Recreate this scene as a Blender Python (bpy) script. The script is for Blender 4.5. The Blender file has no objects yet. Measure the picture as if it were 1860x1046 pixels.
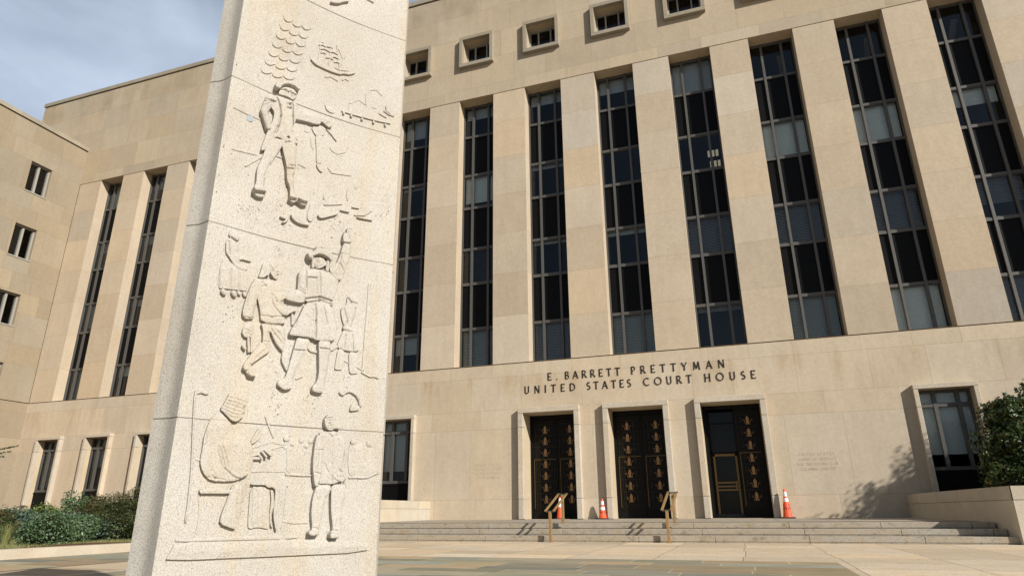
import bpy, bmesh, math, random
import numpy as np
from mathutils import Vector, Matrix
random.seed(7); rng = np.random.default_rng(7)
# A courthouse facade behind a carved granite monument
CAMF = 1178.251506035429
CAMR = (0.94502155, 0.32691915, -0.0076246)
CAMU = (0.1140776, -0.30773211, 0.94460958)
CAMV = (-0.30646463, 0.8935462, 0.32810763)
CAMP = (12.995572, -22.227368, 0.184024)
CLOUDC = (9.3, 10.8, 13.3, 1)
SKYSTR = .05
SUNSTR = 4.7
EXPO = .34
S = bpy.context.scene
COL = S.collection
# ------------------------------------------------------------------ camera, sky, sun, exposure
cd = bpy.data.cameras.new('camera'); cam = bpy.data.objects.new('camera', cd); COL.objects.link(cam)
cd.sensor_width = 36; cd.lens = 36*CAMF/1860; cd.clip_start = .05; cd.clip_end = 5000
_R, _U, _F = Vector(CAMR), Vector(CAMU), Vector(CAMV)
M = Matrix((_R, _U, -_F)).transposed().to_4x4(); M.translation = Vector(CAMP)
cam.matrix_world = M
S.camera = cam
AZ, EL = 59.0, 28.5                      # sun: degrees from the facade's normal towards +X, elevation
sunv = Vector((math.sin(math.radians(AZ))*math.cos(math.radians(EL)), -math.cos(math.radians(AZ))*math.cos(math.radians(EL)), math.sin(math.radians(EL))))
w = bpy.data.worlds.new('World'); S.world = w; w.use_nodes = True
nt = w.node_tree; nt.nodes.clear()
out = nt.nodes.new('ShaderNodeOutputWorld'); bg = nt.nodes.new('ShaderNodeBackground'); sky = nt.nodes.new('ShaderNodeTexSky')
sky.sky_type = 'NISHITA'; sky.sun_disc = False; sky.sun_elevation = math.radians(EL)
sky.sun_rotation = math.atan2(sunv.x, sunv.y); sky.air_density = 1.0; sky.dust_density = .8; sky.ozone_density = 1.0
# thin high cloud mixed into the sky
tc = nt.nodes.new('ShaderNodeTexCoord'); mp = nt.nodes.new('ShaderNodeMapping'); mp.inputs['Scale'].default_value = (1.2, 1.2, 2.2); mp.inputs['Rotation'].default_value = (.3, .2, .5)
nz = nt.nodes.new('ShaderNodeTexNoise'); nz.inputs['Scale'].default_value = 2.2; nz.inputs['Detail'].default_value = 7; nz.inputs['Roughness'].default_value = .52; nz.inputs['Distortion'].default_value = .6
cr = nt.nodes.new('ShaderNodeMapRange'); cr.inputs['From Min'].default_value = .38; cr.inputs['From Max'].default_value = .72; cr.inputs['To Min'].default_value = .45; cr.inputs['To Max'].default_value = 1.0
mx = nt.nodes.new('ShaderNodeMix'); mx.data_type = 'RGBA'
nt.links.new(tc.outputs['Generated'], mp.inputs[0]); nt.links.new(mp.outputs[0], nz.inputs['Vector']); nt.links.new(nz.outputs[0], cr.inputs[0])
dp = nt.nodes.new('ShaderNodeVectorMath'); dp.operation = 'DOT_PRODUCT'; dp.inputs[1].default_value = (-.72, .62, .31); nt.links.new(tc.outputs['Generated'], dp.inputs[0])   # cloud kept to the north-west so the sky fills shadows less
dm = nt.nodes.new('ShaderNodeMapRange'); dm.interpolation_type = 'SMOOTHSTEP'; dm.inputs['From Min'].default_value = .45; dm.inputs['From Max'].default_value = .85; dm.inputs['To Min'].default_value = .22; nt.links.new(dp.outputs['Value'], dm.inputs[0])
mm = nt.nodes.new('ShaderNodeMath'); mm.operation = 'MULTIPLY'; nt.links.new(cr.outputs[0], mm.inputs[0]); nt.links.new(dm.outputs[0], mm.inputs[1])
nt.links.new(mm.outputs[0], mx.inputs[0]); nt.links.new(sky.outputs[0], mx.inputs[6]); mx.inputs[7].default_value = CLOUDC
nt.links.new(mx.outputs[2], bg.inputs[0]); nt.links.new(bg.outputs[0], out.inputs[0])
bg.inputs[1].default_value = SKYSTR
sl = bpy.data.lights.new('sun', 'SUN'); sl.energy = SUNSTR; sl.angle = math.radians(.53); sl.color = (1, .945, .87)
so = bpy.data.objects.new('sun', sl); COL.objects.link(so); so.rotation_euler = sunv.to_track_quat('Z', 'Y').to_euler()
S.view_settings.view_transform = 'Standard'; S.view_settings.look = 'None'; S.view_settings.gamma = 1; S.view_settings.exposure = EXPO
S.view_settings.use_curve_mapping = False
# ---- data traced on the monument face, in mm along the face and up
PITS = [(0.34, 1.564, 0.024, 0.04, 60), (0.192, 1.561, 0.036, 0.028, 40), (0.312, 1.645, 0.021, 0.023, 30), (0.578, 1.601, 0.075, 0.021, 60), (0.863, 1.801, 0.036, 0.052, 40), (0.321, 1.739, 0.019, 0.035, 14), (0.352, 1.1, 0.065, 0.032, 16), (0.394, 0.843, 0.025, 0.076, 20), (0.347, 1.377, 0.032, 0.028, 22), (0.578, 0.683, 0.026, 0.036, 40), (0.413, 0.668, 0.02, 0.034, 30), (0.154, 1.059, 0.048, 0.03, 20), (0.755, 0.805, 0.033, 0.043, 18), (0.498, 1.24, 0.165, 0.22, 60), (0.323, 1.849, 0.256, 0.352, 90), (0.359, 0.401, 0.145, 0.136, 40)]
PATCH = (0.1199, 2.0402)
RELIEF = {
 'captain': ('carved relief of a striding man in a tricorne hat and long coat with one arm stretched out', [
  ['P',30,9,[349,2191,381,2201,424,2202,485,2207,522,2201,545,2185,541,2163,524,2146,508,2154,479,2170,475,2148,442,2138,406,2137,353,2128,318,2123,313,2168]],
  ['P',34,10,[254,1980,303,1984,290,1941,264,1873,245,1813,233,1750,227,1732,231,1697,240,1667,236,1637,199,1629,181,1646,179,1669,188,1699,184,1758,184,1774,187,1793,200,1841,209,1888,217,1936]],
  ['P',36,10,[284,1995,320,2010,363,1988,369,1926,372,1876,371,1825,365,1805,374,1771,375,1728,397,1692,420,1690,450,1680,451,1665,423,1655,396,1673,381,1653,359,1661,357,1697,353,1733,335,1764,327,1811,323,1845,303,1900,290,1940]],
  ['P',30,10,[192,2201,236,2224,282,2231,318,2228,343,2222,350,2184,349,2137,337,2085,342,2034,372,2027,373,2004,362,1987,333,1985,318,2024,298,1982,263,1988,252,1981,240,1940,207,1886,190,1879,191,1901,210,1998,214,2018,230,2071,231,2117,218,2131,191,2158]],
  ['K',34,23.2,17.7,[200,2177,180,2099]],
  ['K',36,17.7,13.3,[179,2096,211,2015]],
  ['P',24,8,[250,2290,278,2309,316,2311,334,2295,340,2276,329,2252,316,2233,300,2239,276,2241,249,2233,239,2236,246,2261]],
  ['P',42,7,[220,2292,245,2296,263,2319,290,2334,323,2332,348,2311,335,2292,312,2305,279,2302,253,2285,238,2253,219,2252,212,2264]],
  ['P',50,6,[175,1669,192,1685,218,1685,235,1675,239,1658,213,1654,180,1647]],
  ['P',48,6,[354,1680,371,1691,391,1682,391,1674,373,1671,357,1670]],
  ['P',48,6,[394,1684,412,1690,435,1685,449,1677,447,1673,418,1669,397,1677]],
  ['G',1.5,3,[247,2257,263,2262,276,2271]],
  ['G',2.5,3,[298,2265,309,2254,315,2243]],
  ['G',2.5,3,[324,2261,334,2264]],
  ['G',3,3,[177,2166,226,2178]],
  ['G',2.5,3,[284,2197,307,2205,292,2188,313,2192]],
  ['G',2.5,3,[292,2171,312,2178,302,2165]],
  ['G',2.5,3,[240,2197,258,2153,266,2105,259,2050,243,1997]],
  ['G',2.5,3,[319,2202,330,2112,343,2044]],
  ['G',2.5,3,[167,2121,222,2173]],
  ['G',2.5,3,[348,2173,370,2193]],
  ['G',2.5,3,[354,2164,375,2184]],
  ['G',3,3,[507,2168,525,2181]],
  ['G',3,3,[510,2161,535,2179]],
  ['G',2,3,[284,1989,309,1969]],
  ['G',2,3,[288,1996,321,1984]],
  ['G',3,3,[336,1851,350,1851,376,1863]],
  ['G',2,3,[237,1818,247,1815]],
  ['G',6,6,[235,2205,254,2168,265,2113,261,2052,250,2002]],
  ['G',6,6,[317,2210,325,2140,338,2072,360,2002]],
  ['G',4,5,[287,2190,309,2203,295,2173,315,2179]],
  ['G',4,5,[300,1965,321,1980,333,1979]],
  ['G',4,5,[242,1828,224,1748]],
  ['G',5,5,[246,2263,272,2274,290,2266,301,2278]],
  ['G',6,5,[302,2271,332,2270]],
  ['G',5,5,[174,2156,229,2179]],
  ['G',5,5,[326,1829,360,1838]],
 ]),
 'companion': ('shallow carved relief of a crouching figure under the outstretched arm', [
  ['P',10,14,[430,2127,512,2163,511,2107,483,2083,459,2081]],
  ['P',10,12,[458,2087,502,2104,505,2010,512,1933,479,1922,474,1999]],
  ['P',14,8,[479,1920,505,1926,521,1882,504,1880,487,1897]],
  ['N',9,7,[517,2144,547,2121,574,2095]],
  ['N',5,5,[549,2041,557,2027,588,2017,629,2041,648,2081]],
  ['N',6,6,[546,1919,568,1896,670,1911]],
  ['N',4,5,[406,2143,405,2089,423,2089]],
  ['N',4,5,[438,2068,444,2030,456,2001]],
  ['N',5,6,[62,1841,177,1858]],
  ['N',6,6,[132,1777,212,1867]],
  ['N',6,6,[275,1890,314,1892]],
  ['N',5,6,[41,2062,102,2058,181,2056]],
  ['N',5,6,[390,1888,426,1880]],
 ]),
 'second_head': ('shallow carved head of the second figure above the outstretched arm', [
  ['P',9,10,[492,2294,511,2291,545,2288,554,2259,530,2250,504,2260]],
 ]),
 'rigging': ('carved net of rope rigging with sagging rungs', [
  ['N',7,6,[219,2726,227,2710,238,2705,253,2711,270,2729]],
  ['N',7,6,[268,2722,277,2705,288,2701,302,2707,320,2725]],
  ['N',7,6,[321,2732,329,2716,341,2711,355,2717,373,2734]],
  ['N',7,6,[205,2659,214,2644,225,2640,240,2647,257,2665]],
  ['N',7,6,[256,2657,265,2642,276,2638,291,2644,309,2662]],
  ['N',7,6,[310,2670,319,2654,331,2650,346,2656,364,2673]],
  ['N',7,6,[192,2594,201,2579,213,2576,227,2583,245,2601]],
  ['N',7,6,[244,2594,253,2579,265,2576,280,2582,298,2600]],
  ['N',7,6,[299,2608,308,2593,320,2589,336,2595,354,2613]],
  ['N',7,6,[179,2530,188,2516,200,2513,215,2520,233,2539]],
  ['N',7,6,[232,2531,241,2517,253,2514,269,2521,287,2540]],
  ['N',7,6,[289,2547,298,2532,311,2529,326,2536,345,2554]],
  ['N',7,6,[166,2467,175,2454,188,2451,203,2459,221,2477]],
  ['N',7,6,[220,2470,230,2456,242,2454,258,2461,277,2480]],
  ['N',7,6,[278,2487,288,2473,301,2470,317,2477,336,2496]],
  ['N',7,6,[153,2405,163,2392,175,2390,191,2398,210,2417]],
  ['N',7,6,[208,2409,218,2396,231,2395,247,2402,267,2421]],
  ['N',7,6,[268,2428,278,2414,291,2412,307,2419,327,2438]],
  ['N',7,6,[140,2344,150,2332,163,2330,179,2338,198,2357]],
  ['N',7,6,[197,2350,207,2337,221,2336,237,2344,256,2363]],
  ['N',7,6,[258,2369,268,2357,282,2355,298,2362,318,2381]],
  ['N',3,4,[220,2728,179,2532,132,2302]],
  ['N',3,4,[271,2732,234,2541,191,2316]],
  ['N',3,4,[322,2735,289,2549,251,2330]],
  ['N',3,4,[374,2737,346,2556,312,2343]],
 ]),
 'ship': ('carved relief of a three masted sailing ship', [
  ['P',16,8,[383,2538,441,2540,478,2532,544,2529,581,2532,594,2547,656,2565,614,2530,578,2523,560,2509,509,2505,422,2510,405,2518]],
  ['P',9,6,[428,2659,449,2672,471,2666,470,2653,448,2658,427,2644]],
  ['P',9,6,[433,2637,461,2652,492,2645,490,2632,460,2638,433,2621]],
  ['P',9,6,[443,2616,457,2624,472,2620,471,2608,456,2611,442,2600]],
  ['P',9,6,[474,2672,490,2681,507,2676,507,2664,490,2667,474,2656]],
  ['P',9,6,[488,2642,513,2656,540,2649,538,2636,512,2642,487,2627]],
  ['P',9,6,[474,2597,495,2609,518,2602,516,2590,494,2595,473,2581]],
  ['P',9,6,[502,2615,526,2628,553,2621,552,2608,525,2614,501,2599]],
  ['P',9,6,[522,2590,540,2600,559,2594,558,2582,539,2586,521,2574]],
  ['P',9,6,[437,2681,445,2687,455,2684,455,2672,446,2674,436,2665]],
  ['N',5,4,[437,2687,433,2533]],
  ['N',5,4,[496,2691,495,2537]],
  ['N',5,4,[529,2699,561,2533]],
  ['N',4,4,[438,2684,389,2578,387,2548]],
  ['N',4,4,[529,2699,573,2624,565,2578]],
  ['N',6,6,[534,2546,567,2548,611,2562]],
  ['N',6,6,[483,2464,507,2479,552,2469]],
  ['N',6,6,[580,2485,593,2502,612,2495]],
 ]),
 'town': ('carved relief of a waterside gabled building and tower on a row of piles', [
  ['P',12,4,[590,2291,875,2305,874,2296,589,2280]],
  ['P',17,3,[594,2282,607,2283,608,2267,595,2266]],
  ['P',17,3,[637,2281,650,2281,652,2265,639,2264]],
  ['P',17,3,[700,2282,713,2282,714,2266,701,2265]],
  ['P',17,3,[767,2285,780,2286,781,2269,768,2268]],
  ['P',17,3,[835,2288,848,2288,849,2272,836,2271]],
  ['N',5,5,[726,2379,721,2445,744,2486,780,2499,812,2473]],
  ['N',4,4,[626,2354,629,2318]],
  ['N',4,4,[635,2354,680,2396,721,2378]],
  ['N',4,4,[759,2374,785,2376]],
  ['N',9,6,[832,2372,858,2359,888,2356]],
  ['N',9,6,[841,2409,846,2377,869,2367]],
  ['N',8,6,[807,2347,845,2334]],
 ]),
 'broken_oar': ('carved relief of leaves and scattered planks below the striding man', [
  ['P',26,7,[375,1596,410,1588,457,1568,479,1570,470,1559,436,1556,407,1560,383,1574]],
  ['P',22,6,[321,1565,339,1583,366,1589,374,1574,354,1541,334,1537,357,1560,344,1562]],
  ['P',12,8,[474,1703,534,1721,507,1626,480,1581,457,1605]],
  ['P',24,5,[509,1635,533,1623,615,1669,618,1663,534,1616,518,1619]],
  ['N',8,6,[545,1703,588,1715,635,1731]],
  ['P',18,4,[626,1694,680,1697,677,1690,627,1689]],
  ['P',14,4,[685,1728,733,1733,732,1727,686,1723]],
  ['N',9,7,[710,1686,760,1697,797,1733]],
  ['P',18,4,[720,1677,808,1680,805,1673,721,1670]],
  ['N',6,6,[661,1827,661,1791,666,1763]],
  ['N',4,5,[703,1840,723,1869]],
  ['N',8,7,[540,1756,539,1736]],
  ['G',6,5,[392,1588,445,1564]],
 ]),
 'upper_scene': ('carved foot of the scene above at the top of the granite face', [
  ['P',24,5,[459,2962,484,2985,510,2994,542,3023,573,3033,570,3022,537,3001,512,2975,471,2958]],
  ['N',10,8,[681,3106,701,3104,719,3100]],
 ]),
 'hat_man': ('carved relief of a man in a broad hat and belted coat raising his arm', [
  ['P',36,8,[590,1349,610,1376,634,1399,656,1511,682,1522,697,1520,697,1464,692,1407,674,1339,651,1298,615,1309]],
  ['P',40,5,[652,1507,646,1541,656,1574,664,1561,665,1588,675,1600,685,1572,696,1548,695,1514]],
  ['P',34,14,[470,982,539,984,518,915,491,855,473,797,475,746,457,731,434,725,401,746,403,761,435,785,440,813,455,898,462,940]],
  ['P',38,14,[571,984,633,993,637,947,632,913,630,831,623,781,626,748,607,726,566,732,561,751,582,777,588,826,579,906]],
  ['P',34,16,[453,1310,510,1341,596,1341,649,1325,647,1244,625,1195,638,1171,620,1164,560,1170,494,1150,478,1228,454,1223,444,1282]],
  ['P',40,14,[492,1157,558,1175,626,1168,659,1078,658,986,567,976,550,983,534,985,461,984,433,982,429,995,461,1062]],
  ['K',36,21.9,20.2,[465,1291,466,1213]],
  ['P',38,10,[388,1171,445,1221,488,1204,492,1162,469,1147,403,1148,387,1159]],
  ['P',30,12,[505,1399,538,1416,569,1409,583,1376,561,1353,532,1340,513,1358]],
  ['P',46,10,[470,1405,507,1425,513,1452,538,1467,568,1465,583,1445,604,1432,605,1400,593,1386,574,1407,534,1413,505,1400,503,1375,481,1381]],
  ['K',30,8.4,8.4,[585,1394,583,1339]],
  ['K',24,6.7,6.7,[510,1379,512,1343]],
  ['G',6,6,[487,1152,560,1177,639,1170]],
  ['G',6,6,[490,1173,558,1195,630,1186]],
  ['G',6,6,[538,1154,548,1070,554,987]],
  ['G',4,5,[547,1323,559,1210]],
  ['G',5,5,[479,1317,486,1231]],
  ['G',2.5,3,[515,1436,537,1444,562,1441]],
  ['G',4,3,[515,1395,530,1403]],
  ['G',4,3,[537,1406,554,1406]],
  ['G',3,3,[533,1400,526,1382,534,1380]],
  ['G',3,3,[524,1369,541,1371]],
  ['G',2,3,[514,1360,532,1347,553,1359]],
  ['G',2.5,3,[451,1223,481,1209]],
  ['G',2.5,3,[449,1213,475,1202]],
  ['G',2,3,[483,1286,493,1195]],
  ['G',2,3,[659,1399,637,1345]],
  ['G',2,3,[680,1396,665,1323]],
  ['G',2.5,3,[533,1297,542,1205]],
  ['G',3,3,[482,1161,540,1183,625,1180]],
  ['G',3,3,[528,1150,532,1137]],
  ['G',2,3,[521,1122,531,1119]],
  ['G',2,3,[526,1068,536,1066]],
  ['G',3,3,[665,1564,669,1536]],
  ['G',3,3,[673,1569,679,1531]],
  ['G',4,4,[645,1389,665,1356]],
  ['G',5,5,[655,1507,693,1509]],
  ['G',5,5,[582,941,636,940]],
  ['G',5,5,[454,915,510,919]],
  ['G',5,4,[491,1284,533,1289]],
  ['G',4,4,[471,1142,451,1021]],
  ['G',4,4,[579,1153,604,1062]],
  ['G',4,4,[649,1445,639,1360]],
 ]),
 'running_man': ('carved relief of a long haired man striding forward with a sack in his hand', [
  ['P',26,12,[352,930,355,899,321,867,289,837,274,820,304,776,301,767,268,765,258,785,241,800,243,822,275,880,312,939]],
  ['P',40,6,[273,801,297,782,301,774,298,767,268,769,262,785]],
  ['P',36,6,[238,807,251,817,267,803,257,790,242,796]],
  ['P',22,10,[410,909,443,922,448,876,445,815,434,819,408,863]],
  ['P',28,14,[294,1023,407,1032,419,956,412,903,397,912,371,939,338,997,352,926,347,893,313,924,310,984]],
  ['P',26,14,[237,1215,258,1232,307,1236,349,1241,378,1227,392,1173,389,1141,405,1068,409,1031,295,1022,284,1080,261,1145]],
  ['P',30,10,[240,1220,226,1176,214,1126,206,1063,210,1036,227,1024,263,1035,257,1066,267,1122,258,1191]],
  ['P',37,10,[331,1125,330,1162,357,1184,383,1194,409,1177,392,1159,376,1134,406,1104,450,1134,458,1120,455,1105,429,1093,401,1068,367,1085]],
  ['P',28,8,[271,1308,293,1317,305,1306,313,1285,304,1249,293,1252,284,1236,256,1231,265,1264]],
  ['P',30,7,[297,1314,328,1314,346,1300,356,1281,349,1268,352,1258,340,1238,316,1255,305,1283]],
  ['P',24,6,[218,979,231,1001,260,1006,269,977,262,946,232,939,217,959]],
  ['K',20,5.6,5.6,[249,937,258,879]],
  ['K',20,4.8,4.8,[262,946,269,882]],
  ['K',22,6.4,5.6,[230,900,240,889]],
  ['G',3,3,[292,1054,343,1055,404,1072]],
  ['G',3,3,[301,1021,347,1020,405,1034]],
  ['G',3,3,[337,1008,363,977,405,938]],
  ['G',2.5,3,[344,1013,381,988,415,955]],
  ['G',3,3,[275,1213,297,1200,281,1192]],
  ['G',3,3,[217,1031,241,1031,264,1038]],
  ['G',2.5,3,[330,1164,353,1133,398,1106]],
  ['G',2.5,3,[221,1159,220,1081]],
  ['G',3,3,[330,1298,344,1299]],
  ['G',3,3,[337,1276,350,1278]],
  ['G',3,3,[342,1263,351,1264]],
  ['G',2.5,3,[307,1300,318,1282,311,1264]],
  ['G',2,2.5,[283,1306,278,1252]],
  ['G',2,2.5,[294,1309,290,1259]],
  ['G',2.5,3,[229,977,258,967]],
  ['G',2.5,3,[236,963,256,955]],
  ['G',3,3,[431,1128,437,1113]],
  ['G',3,3,[441,1132,447,1117]],
  ['G',2.5,3,[315,935,345,936]],
  ['G',2,3,[292,853,324,895]],
  ['N',14,9,[437,1097,441,1072,445,1041]],
 ]),
 'woman_in_shawl': ('shallow carved relief of a woman in a long skirt carrying a bowl', [
  ['P',12,10,[95,1295,144,1268,209,1264,224,1159,179,1154,119,1147,88,1142,82,1222]],
  ['P',17,12,[91,1376,115,1396,152,1382,157,1324,220,1312,215,1301,166,1303,167,1277,208,1280,204,1253,165,1252,144,1264,112,1303,99,1316]],
  ['K',16,21.9,18.5,[122,1411,133,1404]],
  ['K',22,10.1,10.1,[110,1131,117,1125]],
  ['K',22,10.1,10.1,[156,1135,163,1127]],
  ['K',16,6.7,6.7,[179,1143,185,1136]],
  ['K',16,6.7,6.7,[204,1145,209,1135]],
  ['G',4,4,[83,1219,92,1142]],
  ['G',3,4,[133,1241,141,1153]],
  ['G',3,4,[172,1234,181,1155]],
  ['G',4,4,[104,1373,116,1310]],
  ['G',5,4,[150,1377,113,1394]],
 ]),
 'girl_by_post': ('shallow carved relief of a girl with clasped hands beside a tall post', [
  ['P',6,6,[813,1316,857,1331,893,831,848,833,809,853,810,1025]],
  ['N',9,7,[808,851,848,833,869,837,889,830]],
  ['N',5,5,[698,904,752,889,804,865]],
  ['N',6,5,[813,1315,810,1025,809,857]],
  ['P',12,10,[678,958,713,954,710,859,700,851,671,850,669,864]],
  ['P',12,10,[733,948,775,947,771,882,793,846,745,834,737,887]],
  ['P',16,12,[701,1225,718,1241,744,1244,770,1214,780,1144,762,1070,786,986,782,953,720,947,667,961,687,1025,701,1062,677,1128,676,1163,702,1185]],
  ['K',22,10.1,10.1,[700,1061,730,1056]],
  ['G',4,4,[689,1163,712,1096,697,1068]],
  ['G',4,4,[749,1172,737,1108,726,1072]],
  ['G',4,4,[709,1026,705,966]],
  ['G',4,4,[742,1031,752,954]],
  ['G',5,4,[707,1219,725,1200,756,1200]],
  ['N',10,10,[529,943,547,927,572,924]],
  ['N',10,10,[621,936,653,949,670,965]],
  ['N',8,6,[490,786,518,801]],
 ]),
 'seated_judge': ('carved relief of a wigged man writing in a high backed chair at a table', [
  ['P',13,5,[54,679,69,694,105,687,117,674,104,669,83,675,64,665,78,520,96,371,104,225,104,158,93,163,94,232,87,370,70,519]],
  ['N',4,4,[134,269,149,189,147,118]],
  ['N',4,4,[265,271,244,226]],
  ['N',4,4,[340,365,484,369,503,346]],
  ['N',3,4,[500,297,499,187,494,125]],
  ['P',26,4,[129,282,144,291,231,291,260,287,260,279,257,272,151,272,138,269]],
  ['P',26,4,[334,314,418,319,453,314,465,295,467,249,459,187,475,121,463,125,446,187,446,249,446,287,432,301,412,298,397,310,338,308]],
  ['P',11,6,[339,305,398,306,421,294,432,249,431,187,441,143,435,129,390,139,352,130,346,158]],
  ['P',18,5,[424,294,443,284,446,234,443,172,456,132,442,140,432,187,434,249]],
  ['P',27,12,[259,308,305,318,314,248,311,188,300,136,286,133,227,155,232,196,248,248]],
  ['P',23,20,[119,499,135,571,168,613,222,567,244,523,272,522,304,497,327,474,335,423,332,395,325,356,285,330,262,322,171,319,132,357,117,397,120,461]],
  ['P',17,8,[129,358,163,327,202,317,259,325,261,335,211,339,179,345,148,352]],
  ['P',33,12,[174,471,203,489,248,507,308,480,333,426,335,393,322,352,283,330,216,367,194,410]],
  ['P',29,10,[167,613,186,651,200,693,250,687,283,670,279,650,267,633,277,617,270,607,274,597,258,581,243,566,221,570,194,593]],
  ['P',18,5,[315,482,324,506,338,541,346,550,353,547,364,532,353,504,325,477]],
  ['K',24,4.7,4.7,[328,428,349,435]],
  ['K',26,4.7,4.7,[355,434,370,417]],
  ['K',26,4.7,3.8,[369,446,389,426]],
  ['K',26,4.7,3.8,[381,453,410,432]],
  ['K',20,6.6,5.6,[326,419,363,419]],
  ['N',7,6,[371,601,395,553,416,515]],
  ['N',5,4,[419,462,455,477,507,473]],
  ['N',4,4,[420,490,471,485]],
  ['N',4,4,[328,463,415,495]],
  ['N',5,4,[105,403,166,403]],
  ['G',3,3,[185,457,207,409,219,371,241,354]],
  ['G',2.5,3,[195,466,218,413,231,375]],
  ['G',3,3,[170,609,194,590,224,564,244,522]],
  ['G',2.5,3,[130,515,130,462]],
  ['G',2.5,3,[272,323,253,263,236,189]],
  ['G',2.5,3,[294,309,286,233,298,140]],
  ['G',2,3,[347,294,362,143]],
  ['G',2,3,[367,295,382,150]],
  ['G',2,3,[391,295,404,150]],
  ['G',2.5,3,[322,498,344,538]],
  ['G',2.5,3,[331,492,353,534]],
  ['G',2.5,3,[156,335,187,332,226,326]],
  ['G',2,3,[170,343,195,327]],
  ['G',1.6,2.5,[195,679,251,672,275,666]],
  ['G',1.6,2.5,[191,667,249,658,270,652]],
  ['G',1.6,2.5,[188,653,241,643,261,637]],
  ['G',1.6,2.5,[183,640,234,628,258,623]],
  ['G',1.6,2.5,[178,628,227,612,251,609]],
  ['G',1.6,2.5,[175,615,221,598,245,595]],
  ['G',1.6,2.5,[193,599,218,584,241,580]],
  ['G',3,3,[263,622,275,619]],
  ['G',3,3,[261,598,272,597]],
  ['G',2,2.5,[210,682,204,649,194,615]],
  ['G',2,2.5,[239,677,233,636,224,602]],
 ]),
 'standing_youth': ('carved relief of a young man standing with one hand at his waist', [
  ['P',31,12,[627,318,691,319,695,289,671,253,665,195,655,131,656,103,630,97,607,104,607,114,624,127,612,188,611,252]],
  ['P',42,6,[603,114,621,124,651,116,653,105,628,98,605,104]],
  ['P',33,12,[693,317,761,320,764,275,751,224,751,158,756,119,742,84,702,86,701,106,716,123,701,195,695,260]],
  ['P',44,6,[698,104,716,115,740,105,740,86,701,86]],
  ['P',20,5,[752,331,774,350,783,305,775,281,763,252,758,194,756,150,747,195,747,268]],
  ['P',32,14,[612,541,643,554,674,560,727,549,747,525,749,479,737,417,727,375,744,349,720,325,691,317,652,320,633,316,646,384,639,482]],
  ['P',38,8,[610,542,599,509,597,457,596,405,605,353,616,305,632,309,633,323,646,368,644,444,635,519]],
  ['P',34,8,[740,525,757,471,754,425,746,370,731,370,728,392,742,438,735,486]],
  ['P',38,8,[689,359,708,374,727,376,751,376,758,357,744,329,719,332,698,344]],
  ['P',36,8,[636,613,651,632,666,637,688,625,697,602,717,578,713,565,689,568,673,559,655,559,640,576,634,599]],
  ['G',3,3,[638,609,666,617,694,607]],
  ['G',3,2.5,[648,602,659,605]],
  ['G',3,2.5,[665,606,676,605]],
  ['G',2.5,2.5,[659,603,654,590,661,588]],
  ['G',3,2.5,[656,579,669,580]],
  ['G',2.5,3,[689,608,695,591,706,578]],
  ['G',2.5,3,[673,630,684,615]],
  ['G',3,3,[652,554,666,540,678,531]],
  ['G',3,3,[678,531,698,540,718,549]],
  ['G',2,2.5,[678,529,683,446,692,326]],
  ['G',3,3,[609,367,641,359]],
  ['G',2.5,3,[652,407,671,370]],
  ['G',2.5,3,[706,369,713,352]],
  ['G',2.5,3,[720,371,728,349]],
  ['G',2.5,3,[735,372,742,348]],
  ['G',2.5,3,[609,465,639,468]],
  ['G',2,3,[749,282,757,224]],
  ['G',2.5,3,[670,253,690,289]],
  ['G',2,3,[627,132,654,126]],
  ['G',2,3,[704,120,739,116]],
  ['G',2.5,3,[754,320,768,297]],
  ['G',2,3,[617,450,617,383]],
 ]),
 'wreath': ('carved wreath of leaves above the standing man', [
  ['N',14,12,[708,740,718,734,731,746,749,753,769,748,789,734,805,710,809,687]],
  ['P',18,8,[755,660,767,693,805,686,807,666,770,656]],
 ]),
 'spectators': ('shallow carved relief of seated spectators behind a rail', [
  ['P',4,6,[463,513,511,520,600,521,603,447,609,354,490,356,486,442]],
  ['P',5,6,[775,516,813,504,859,515,883,503,879,426,923,382,869,351,782,349,767,431]],
  ['N',9,6,[490,356,601,354]],
  ['N',9,6,[781,349,866,351,920,376]],
  ['K',12,11.6,11.6,[473,511,477,510]],
  ['K',12,11.6,11.6,[540,506,543,505]],
  ['K',12,11.6,11.6,[583,506,586,505]],
  ['K',12,6.7,6.7,[502,487,506,486]],
  ['K',12,11.6,11.6,[786,512,790,510]],
  ['K',12,12.5,12.5,[863,506,867,504]],
  ['K',12,7.7,7.7,[564,482,568,480]],
  ['N',5,6,[541,487,539,461,571,450]],
  ['N',5,6,[581,489,589,451]],
  ['N',5,6,[785,494,815,477,826,442]],
  ['N',5,6,[847,483,844,451,870,408]],
  ['N',5,6,[795,485,775,449]],
  ['N',5,6,[472,471,506,477]],
  ['N',5,6,[827,433,849,380]],
 ]),
 'floor_line': ('carved floor line behind the standing man', [
  ['N',5,5,[497,160,549,152,608,153]],
 ]),
 'ledge': ('plain raised ledge under the lowest carved scene', [
  ['P',9,4,[66,102,565,105,568,87,309,89,71,89]],
  ['P',15,5,[70,88,309,86,570,86,889,70,891,22,444,20,43,23,53,47]],
 ]),
}
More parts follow.
